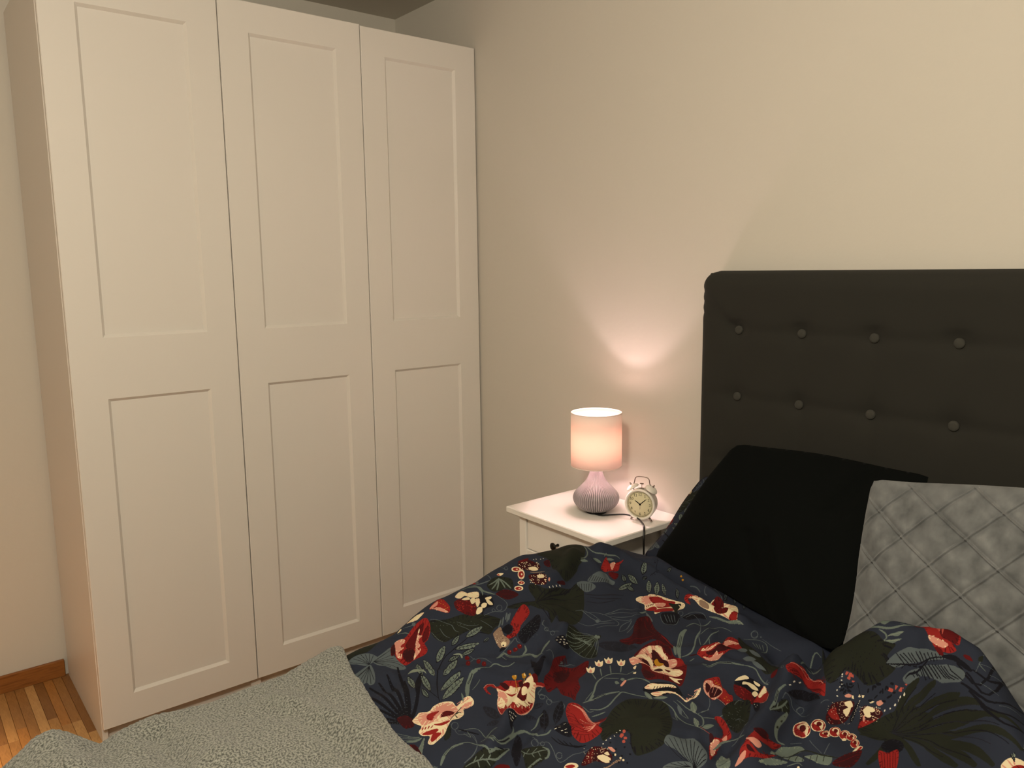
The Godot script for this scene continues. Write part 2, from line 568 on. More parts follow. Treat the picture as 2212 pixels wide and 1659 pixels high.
func table_lamp(at: Vector3, energy: float, c: Color) -> void:
	var t := thing("table_lamp", "small lit lamp with ribbed grey ceramic base and white drum shade", "lamp", at)
	part("foot", lathe([Vector2(0, 0), Vector2(0.034, 0), Vector2(0.035, 0.003), Vector2(0.033, 0.007), Vector2(0, 0.007)]), M.dark, t)
	var prof := smooth_profile([Vector2(0.034, 0.006), Vector2(0.047, 0.0105), Vector2(0.060, 0.019), Vector2(0.0705, 0.032), Vector2(0.0745, 0.049), Vector2(0.068, 0.066), Vector2(0.053, 0.082), Vector2(0.035, 0.101), Vector2(0.0235, 0.122), Vector2(0.0185, 0.142), Vector2(0.017, 0.158)], 5)
	var ribs := 62
	var n := ribs * 16
	var shape := func(i: int) -> float: return sst(0.12, 0.46, absf(sin(PI * ribs * float(i) / n))) * (0.9 + 0.1 * absf(sin(PI * ribs * float(i) / n)))
	part("base", grid(n, prof.size() - 1, func(i, j):
		var a: float = TAU * (i % n) / n
		var r: float = prof[j].x - 0.0075 * minf(1.0, prof[j].x / 0.07) * (1.0 - shape.call(i))
		return Vector3(r * cos(a), prof[j].y, r * sin(a))), M.ceramic, t)
	part("socket", lathe([Vector2(0, 0.156), Vector2(0.0165, 0.156), Vector2(0.0165, 0.204), Vector2(0.0, 0.204)], 24), M.clock_white, t)
	var R := 0.081
	var lo := 0.155
	var hi := 0.3255
	var shade := part("lamp_shade", lathe([Vector2(R, lo), Vector2(R, lo + 0.04), Vector2(R, lo + 0.085), Vector2(R, lo + 0.13), Vector2(R, hi), Vector2(R - 0.0012, hi), Vector2(R - 0.0012, lo + 0.085), Vector2(R - 0.0012, lo), Vector2(R, lo)], 72), M.shade, t)
	for y in [lo, hi]:
		var ring := []
		for k in 25:
			ring.append(Vector3((R - 0.0005) * cos(TAU * k / 24), y, (R - 0.0005) * sin(TAU * k / 24)))
		part("rim", tube(ring, 0.0013, 8, false), M.shade, shade)
	for k in 3:
		var a := TAU * k / 3 + 0.4
		part("spoke", tube([Vector3(0.016 * cos(a), 0.186, 0.016 * sin(a)), Vector3(0.05 * cos(a), 0.176, 0.05 * sin(a)), Vector3((R - 0.001) * cos(a), lo + 0.004, (R - 0.001) * sin(a))], 0.001, 6), M.chrome, shade)
	var b := []
	for i in 17:
		var a := PI * i / 16
		b.append(Vector2(0.019 * sin(a), 0.226 - 0.024 * cos(a)))
	part("bulb", lathe(b, 28), M.bulb, t)
	var l := OmniLight3D.new()
	l.name = "table_lamp_light"
	l.position = Vector3(0, 0.226, 0)
	l.light_color = c
	l.light_energy = energy
	l.light_size = 0.007
	l.omni_range = 10.0
	l.omni_attenuation = 2.0
	l.shadow_enabled = true
	t.add_child(l)
	# the flex leaves the foot, crosses the top and hangs over its edge
	part("cord", tube([Vector3(0.012, 0.004, 0.03), Vector3(0.045, 0.003, 0.022), Vector3(0.075, 0.008, 0.003), Vector3(0.115, 0.013, -0.02), Vector3(0.155, 0.012, -0.022), Vector3(0.192, 0.01, -0.005), Vector3(0.219, 0.006, 0.016), Vector3(0.231, -0.02, 0.03), Vector3(0.236, -0.08, 0.034), Vector3(0.235, -0.2, 0.03), Vector3(0.232, -0.45, 0.02), Vector3(0.23, -0.695, 0.0)], 0.0028, 10), M.cable, t)

# ---------------------------------------------------------------- alarm clock
func ring_mesh(prof: Array) -> ArrayMesh:
	return lathe(prof, 64)

func alarm_clock(at: Vector3) -> void:
	var t := thing("alarm_clock", "round white twin bell alarm clock on the nightstand", "clock", at, atan2(0.39, 0.92))
	var cy := 0.056
	var face := Transform3D(Basis(Vector3.RIGHT, PI / 2), Vector3(0, cy, 0))
	part("case", lathe([Vector2(0, -0.024), Vector2(0.038, -0.024), Vector2(0.0445, -0.02), Vector2(0.0465, -0.012), Vector2(0.0465, 0.014), Vector2(0.0485, 0.016), Vector2(0.0488, 0.02), Vector2(0.047, 0.023), Vector2(0.0435, 0.0235), Vector2(0.0415, 0.02), Vector2(0.0412, 0.017)], 72), M.clock_white, t, face)
	var dial := part("dial", lathe([Vector2(0.0415, 0.0168), Vector2(0.0412, 0.0172), Vector2(0, 0.0172)], 64), M.dial, t, face, "cream clock face with black numerals")
	var font := SystemFont.new()
	font.font_names = PackedStringArray(["Droid Serif"])
	for h in range(1, 13):
		var tm := TextMesh.new()
		tm.font = font
		tm.text = str(h)
		tm.font_size = 32
		tm.pixel_size = 0.0108 / 32.0
		tm.depth = 0.0004
		var a := TAU * h / 12.0
		part("numeral", tm, M.ink, dial, Transform3D(Basis(Vector3.RIGHT, -PI / 2), Vector3(0.0312 * sin(a), 0.0175, 0.0312 * -cos(a))))
	var tr := st_new(false)
	for k in 60:
		var a := TAU * k / 60.0
		var r0 := 0.0368 if k % 5 else 0.0362
		add_box(tr, Vector3(-0.00035, 0, r0), Vector3(0.00035, 0.0004, 0.0392), 0.0, Transform3D(Basis(Vector3.UP, a), Vector3(0, 0.0172, 0)))
	for k in 90:
		var a := TAU * k / 90.0
		for r in [0.0368, 0.0392]:
			add_box(tr, Vector3(-0.00145, 0, r - 0.00015), Vector3(0.00145, 0.0003, r + 0.00015), 0.0, Transform3D(Basis(Vector3.UP, a), Vector3(0, 0.0172, 0)))
	part("minute_track", done(tr), M.ink, dial)
	for hand in [["hour_hand", 304.0, 0.021, 0.0013, 0.0182, M.ink], ["minute_hand", 47.5, 0.029, 0.001, 0.0189, M.ink], ["alarm_hand", 181.0, 0.0185, 0.0005, 0.0178, M.chrome]]:
		var h := st_new(false)
		var L: float = hand[2]
		var w: float = hand[3]
		quad(h, Vector3(-w, 0, 0.004), Vector3(w, 0, 0.004), Vector3(w * 1.15, 0, -L * 0.72), Vector3(-w * 1.15, 0, -L * 0.72), Vector3.UP)
		quad(h, Vector3(-w * 1.15, 0, -L * 0.72), Vector3(w * 1.15, 0, -L * 0.72), Vector3(0.0001, 0, -L), Vector3(-0.0001, 0, -L), Vector3.UP)
		quad(h, Vector3(-w, 0, 0.004), Vector3(w, 0, 0.004), Vector3(w * 1.15, -0.0004, -L * 0.72), Vector3(-w * 1.15, -0.0004, -L * 0.72), Vector3.DOWN)
		part(hand[0], done(h), hand[5], t, face * Transform3D(Basis(Vector3.UP, -deg_to_rad(hand[1])), Vector3(0, hand[4], 0)))
	part("hub", lathe([Vector2(0.0026, 0.0172), Vector2(0.0026, 0.0196), Vector2(0, 0.02)], 24), M.ink, t, face)
	var dome := []
	for k in 9:
		var a := PI / 2 * k / 8
		dome.append(Vector2(0.0205 * cos(a), 0.012 * sin(a)))
	var bell := dome.duplicate()
	bell.push_front(Vector2(0.0185, -0.001))
	bell.push_front(Vector2(0.0, 0.002))
	for s in [-1.0, 1.0]:
		var tilt := Basis(Vector3(0, 0, 1), -s * deg_to_rad(33.0))
		var dir: Vector3 = tilt * Vector3.UP
		var foot: Vector3 = Vector3(0, cy, 0) + dir * 0.046
		part("bell", lathe(bell, 40), M.clock_white, t, Transform3D(tilt, foot + dir * 0.007))
		part("bell_post", tube([foot, foot + dir * 0.01, foot + dir * 0.024], 0.0017, 10), M.chrome, t)
		part("bell_nut", lathe([Vector2(0, 0.0), Vector2(0.0032, 0.0), Vector2(0.0026, 0.003), Vector2(0.0018, 0.008), Vector2(0, 0.009)], 16), M.chrome, t, Transform3D(tilt, foot + dir * 0.0185))
		var leg_dir := Vector3(s * 0.62, -0.75, 0.12).normalized()
		part("foot", lathe([Vector2(0, 0), Vector2(0.0028, 0), Vector2(0.0032, 0.006), Vector2(0.0042, 0.022), Vector2(0, 0.022)], 16), M.chrome, t, Transform3D(Basis(Quaternion(Vector3.UP, -leg_dir)), Vector3(s * 0.034, 0.0012, 0.004)))
	part("handle", tube([Vector3(-0.034, 0.111, 0), Vector3(-0.0275, 0.113, 0), Vector3(-0.0245, 0.121, 0), Vector3(-0.022, 0.1325, 0), Vector3(-0.013, 0.1385, 0), Vector3(0.013, 0.1385, 0), Vector3(0.022, 0.1325, 0), Vector3(0.0245, 0.121, 0), Vector3(0.0275, 0.113, 0), Vector3(0.034, 0.111, 0)], 0.0014, 10), M.chrome, t)
	part("hammer", tube([Vector3(0, 0.101, 0.002), Vector3(0, 0.11, 0.002), Vector3(0, 0.118, 0.002)], 0.0008, 8), M.chrome, t)
	part("hammer_head", box(Vector3(-0.006, 0.1165, -0.0005), Vector3(0.006, 0.1195, 0.0045), 0.0008), M.chrome, t)
	part("guard", box(Vector3(-0.0075, 0.1025, -0.002), Vector3(0.0075, 0.104, 0.006), 0.0005), M.chrome, t)

# ---------------------------------------------------------------- bed
const BED_X := 1.775
const BED_W := 1.604

func bed() -> void:
	var t := thing("bed", "bed with tall buttoned dark grey velvet headboard", "bed", Vector3(BED_X, 0, 0))
	var W := BED_W
	var H := 1.466
	var D := 0.102
	var cols := []
	for k in 8:
		cols.append(0.137 + 0.19 * k)
	var rows := [1.305, 1.12, 0.935, 0.75]
	var nx := 200
	var ny := 150
	var rc := 0.045
	var rz := 0.05
	var f := func(i: int, j: int) -> Vector3:
		var u := float(i) / nx
		var v := float(j) / ny
		# closer lines near the edges
		u = u - 0.045 * sin(TAU * u) / 1.0 * 0.9
		v = v - 0.03 * sin(TAU * v)
		var x := W * u
		var y := 0.28 + (H - 0.28) * v
		# rounded upper corners: signed distance to the outline
		var qx := absf(x - W / 2) - (W / 2 - rc)
		var qy := y - (H - rc)
		var e := minf(W / 2 - absf(x - W / 2), H - y)
		if qx > 0.0 and qy > 0.0:
			var l := Vector2(qx, qy).length()
			e = rc - l
			if e < 0.0:
				var k := rc / l
				x = W / 2 + signf(x - W / 2) * (W / 2 - rc + qx * k)
				y = H - rc + qy * k
				e = 0.0
		var z := D
		if e < rz:
			z = D - rz + sqrt(maxf(0.0, rz * rz - (rz - e) * (rz - e)))
			if e <= 0.0002:
				z = D - rz - 0.006
		var soft := sst(0.0, 0.09, e)
		for r in rows:
			z -= 0.004 * soft * exp(-pow((y - r) / 0.016, 2))
			for c in cols:
				var d2: float = (x - c) * (x - c) + (y - r) * (y - r)
				if d2 < 0.03:
					z -= 0.011 * exp(-d2 / 0.0011)
		for c in cols:
			if y < 1.33:
				z -= 0.0045 * exp(-pow((x - c) / 0.024, 2)) * soft
		# the cover is pulled in folds from the corner to the first button
		for k in 3:
			var a := Vector2(0.01, 1.41 - 0.03 * k)
			var b := Vector2(0.125, 1.318 - 0.004 * k)
			var p := Geometry2D.get_closest_point_to_segment(Vector2(x, y), a, b)
			z -= 0.004 * exp(-p.distance_squared_to(Vector2(x, y)) / 0.00006)
		return Vector3(x, y, z)
	var hb := part("headboard", grid(nx, ny, f), M.velvet, t, Transform3D.IDENTITY, "tall dark grey velvet headboard tufted with buttons")
	part("back_board", box(Vector3(0.004, 0.0, 0.003), Vector3(W - 0.004, H - 0.006, 0.05), 0.004), M.velvet, t)
	for r in rows:
		for c in cols:
			part("button", lathe([Vector2(0.0, -0.004), Vector2(0.0112, -0.004), Vector2(0.012, 0.0), Vector2(0.0108, 0.0028), Vector2(0.0065, 0.0042), Vector2(0, 0.0047)], 20), M.button, hb, Transform3D(Basis(Vector3.RIGHT, PI / 2), Vector3(c, r, D - 0.0135)))
	part("frame", box(Vector3(0.0, 0.06, 0.1), Vector3(W, 0.36, 2.13), 0.02), M.velvet, t)
	for x in [0.08, W - 0.14]:
		for z in [0.2, 1.98]:
			part("leg", box(Vector3(x, 0, z), Vector3(x + 0.06, 0.06, z + 0.06)), M.dark, t)
	var ms := thing("mattress", "thick mattress in a dark navy sheet under the floral duvet", "mattress", Vector3(BED_X + 0.005, 0.361, 0.105))
	part("body", box(Vector3(0, 0, 0), Vector3(W - 0.01, 0.235, 2.0), 0.03), M.mattress, ms)

# ---------------------------------------------------------------- bedding
const XE := 1.76
const RE := 0.06
const S0 := 1.50
const SW := 1.45
const Z0 := 0.20
const ZW := 1.25

func table_at(tb: Array, z: float) -> float:
	if z <= tb[0][0]:
		return tb[0][1]
	for i in tb.size() - 1:
		if z <= tb[i + 1][0]:
			return lerpf(tb[i][1], tb[i + 1][1], (z - tb[i][0]) / (tb[i + 1][0] - tb[i][0]))
	return tb[-1][1]

func ridge(x: float, z: float, fo: Array) -> float:
	var d := 1e9
	var w := 1.0
	var pl: Array = fo[2]
	for i in pl.size() - 1:
		var dx: float = pl[i + 1][0] - pl[i][0]
		var dz: float = pl[i + 1][1] - pl[i][1]
		var t := clampf(((x - pl[i][0]) * dx + (z - pl[i][1]) * dz) / (dx * dx + dz * dz), 0.0, 1.0)
		var ex: float = x - pl[i][0] - t * dx
		var ez: float = z - pl[i][1] - t * dz
		if ex * ex + ez * ez < d:
			d = ex * ex + ez * ez
			w = lerpf(pl[i][2], pl[i + 1][2], t) if pl[i].size() > 2 else 1.0
	return fo[0] * w * exp(-d / (fo[1] * fo[1]))

func wrinkle(x: float, z: float) -> float:
	return 0.0030 * sin(23 * x + 9 * z + 2 * sin(7 * z)) + 0.0024 * sin(31 * z - 13 * x + 1.7 * sin(11 * x)) + 0.0014 * sin(57 * x + 38 * z) + 0.0010 * sin(71 * z - 44 * x + 2 * sin(19 * x))

func duvet_y(x: float, z: float) -> float:
	var e := table_at(DUVET_EDGE, z) + 0.014
	var y := lerpf(e, 0.672 - 0.012 * sst(0.9, 1.3, z) - 0.03 * sst(1.3, 1.45, z), sst(1.74, 2.08, x))
	for fo in DUVET_FOLDS:
		y += ridge(x, z, fo)
	y -= 0.03 * sst(0.44, 0.34, z) * sst(2.2, 2.35, x)
	return y + wrinkle(x, z) - 0.012 * sst(1.27, 1.36, z)

func blanket_y(x: float, z: float) -> float:
	var e := table_at(BLANKET_EDGE, z) + 0.016
	var y := lerpf(e, 0.684, sst(1.74, 2.0, x))
	for fo in BLANKET_FOLDS:
		y += ridge(x, z, fo)
	return y + 0.6 * wrinkle(x * 1.1, z * 0.9 + 1.0)

# the cloth lies on the bed and turns down over its left side
func over_edge(s: float, z: float, h: Callable) -> Vector3:
	if s >= XE:
		return Vector3(s, h.call(s, z), z)
	var yt: float = h.call(XE, z)
	var a := (XE - s) / RE
	var b := minf(a, PI / 2)
	return Vector3(XE - RE * sin(b), yt - RE * (1 - cos(b)) - maxf(0.0, (a - PI / 2) * RE), z)

func bedding() -> void:
	var nu := 250
	var nv := 236
	var s_at := func(i: int) -> float: return 1.36 + (3.37 - 1.36) * i / nu
	var z_at := func(j: int) -> float: return 0.255 + (2.13 - 0.255) * j / nv
	var d := thing("duvet", "navy duvet printed with red flowers and green leaves rumpled over the bed", "duvet")
	part("cover", grid(nu, nv, func(i, j):
		var z: float = z_at.call(j)
		var p := over_edge(s_at.call(i), z, duvet_y)
		if j == 0:
			p.y = 0.59
		return p, func(i, j): return Vector2((s_at.call(i) - S0) / SW, (z_at.call(j) - Z0) / ZW)), M.floral, d)
	blanket()
	# pillows: corners are upper left, upper right, lower right, lower left
	var fl := thing("floral_pillow", "navy floral pillow squeezed behind the black cushion", "pillow")
	part("cover", pillow_mesh([Vector3(1.862, 0.9, 0.165), Vector3(2.40, 0.92, 0.16), Vector3(2.37, 0.655, 0.24), Vector3(1.742, 0.65, 0.275)], 0.035, 0.04, 0.004, 40, null, 0.45), M.floral, fl)
	var bk := thing("black_cushion", "plain black velvet cushion leaning on the headboard", "cushion")
	part("cover", pillow_mesh([Vector3(2.0, 1.022, 0.215), Vector3(2.487, 1.028, 0.2), Vector3(2.425, 0.675, 0.44), Vector3(1.80, 0.672, 0.29)], 0.085, 0.045, -0.012, 70, func(u: float, v: float) -> float:
		var p := Vector2(u, v)
		var k := 0.0
		for seg in [[Vector2(0.55, 0.45), Vector2(0.85, 0.95), 0.012, 0.0012], [Vector2(0.45, 0.55), Vector2(0.7, 0.98), -0.01, 0.0012], [Vector2(0.78, 0.0), Vector2(0.74, 0.3), -0.018, 0.002]]:
			k += seg[2] * exp(-Geometry2D.get_closest_point_to_segment(p, seg[0], seg[1]).distance_squared_to(p) / seg[3])
		return k, 1.0), M.black_velvet, bk)
	var gr := thing("grey_cushion", "silver grey velvet cushion stitched in a diamond lattice", "cushion")
	var eu := Vector3(0.988, 0.146, -0.055).normalized()
	var ed := Vector3(0.156, -0.94, 0.30).normalized()
	var tl := Vector3(2.415, 1.03, 0.318)
	var sz := 0.455
	var gc := [tl, tl + eu * sz, tl + eu * sz + ed * sz, tl + ed * sz - Vector3(0.062, 0, 0)]
	part("cover", pillow_mesh(gc, 0.062, 0.05, 0.02, 380, func(u: float, v: float) -> float:
		var k := 0.0
		var a := fposmod(-1.93 + 4.132 * u + 4.022 * v + 0.5, 1.0) - 0.5
		var b := fposmod(0.398 + 3.658 * u - 4.396 * v + 0.5, 1.0) - 0.5
		for q in [a, b]:
			var w: float = absf(q) * 0.078
			k += 0.0075 * exp(-pow(w / 0.0021, 2)) - 0.0055 * exp(-pow(w / 0.007, 2))
		return k + 0.0025 * sin(19 * u + 7 * v) * sin(15 * v - 4 * u) + 0.0015 * sin(43 * u - 31 * v), 1.0), M.grey_velvet, gr)

func pillow_mesh(c: Array, front: float, back: float, pinch: float, n: int, extra, uvs: float) -> ArrayMesh:
	var st := st_new()
	var nrm: Vector3 = (c[3] - c[0]).cross(c[1] - c[0]).normalized()
	var mid: Vector3 = (c[0] + c[1] + c[2] + c[3]) * 0.25
	var start := 0
	for side in 2:
		var m := n if side == 0 else 40
		for j in m + 1:
			for i in m + 1:
				var u := float(i) / m
				var v := float(j) / m
				# edges draw in between the corners and waver a little; corners are blunt
				var uu := u + pinch * sin(PI * v) * (1 - 2 * u) * (1.0 - 0.4 * sin(PI * u)) + 0.006 * sin(9.0 * v + 2.0) * absf(1 - 2 * u)
				var vv := v + pinch * sin(PI * u) * (1 - 2 * v) * (1.0 - 0.4 * sin(PI * v)) + 0.006 * sin(8.0 * u + 1.0) * absf(1 - 2 * v)
				var p: Vector3 = (c[0] as Vector3).lerp(c[1], uu).lerp((c[3] as Vector3).lerp(c[2], uu), vv)
				var cu := minf(u, 1.0 - u)
				var cv := minf(v, 1.0 - v)
				p += (mid - p).normalized() * 0.007 * exp(-(cu * cu + cv * cv) / 0.0012)
				var k := pow(maxf(0.0, sin(PI * u)), 0.55) * pow(maxf(0.0, sin(PI * v)), 0.55)
				var e := 0.0
				if extra != null and side == 0:
					e = extra.call(u, v) * minf(1.0, k * 3.0)
				p += nrm * (k * (front if side == 0 else -back) + e)
				st.set_uv(Vector2(u * uvs + 0.24, v * uvs * 0.8 + 0.52))
				st.add_vertex(p)
		for j in m:
			for i in m:
				var a := start + j * (m + 1) + i
				for q in ([a, a + 1, a + m + 2, a, a + m + 2, a + m + 1] if side == 0 else [a, a + m + 2, a + 1, a, a + m + 1, a + m + 2]):
					st.add_index(q)
		start += (m + 1) * (m + 1)
	return done(st)

# a fleecy throw across the foot of the bed
func blanket() -> void:
	var t := thing("throw_blanket", "grey flecked wool blanket across the foot of the bed", "blanket")
	var nu := 460
	var nv := 220
	var nz := FastNoiseLite.new()
	nz.seed = 5
	nz.frequency = 0.11
	var front := [[1.3, 1.225], [1.70, 1.235], [1.757, 1.242], [1.837, 1.266], [2.0, 1.305], [2.12, 1.317], [2.2, 1.32], [2.6, 1.335], [3.4, 1.36]]
	var s_at := func(i: int) -> float: return 1.38 + (3.40 - 1.38) * i / nu
	var z_at := func(i: int, j: int) -> float:
		var k := maxf(0.0, (j - 4.0) / (nv - 4))
		return lerpf(table_at(front, s_at.call(i)), 2.16, k)
	part("cover", grid(nu, nv, func(i, j):
		var s: float = s_at.call(i)
		var z: float = z_at.call(i, j)
		var p := over_edge(s, z, blanket_y)
		var fuzz := 0.0028 * nz.get_noise_2d(s * 1000.0, z * 1000.0)
		var up := Vector3(0, 1, 0) if s > XE - 0.03 else Vector3(-0.7, 0.7, 0)
		p += up * (fuzz + 0.006)
		if j < 4:
			# the hem: a rounded edge about 2 cm thick
			var a: float = PI * (0.95 - 0.45 * j / 4.0)
			p += up * (0.009 * (sin(a) - 1.0)) + Vector3(0, 0, 0.010 * cos(a) + 0.0)
			if j == 0:
				p -= up * 0.008
		return p, func(i, j): return Vector2(s_at.call(i) * 2.5, (z_at.call(i, j) - maxf(0.0, 4.0 - j) * 0.005) * 2.5)), M.wool, t)

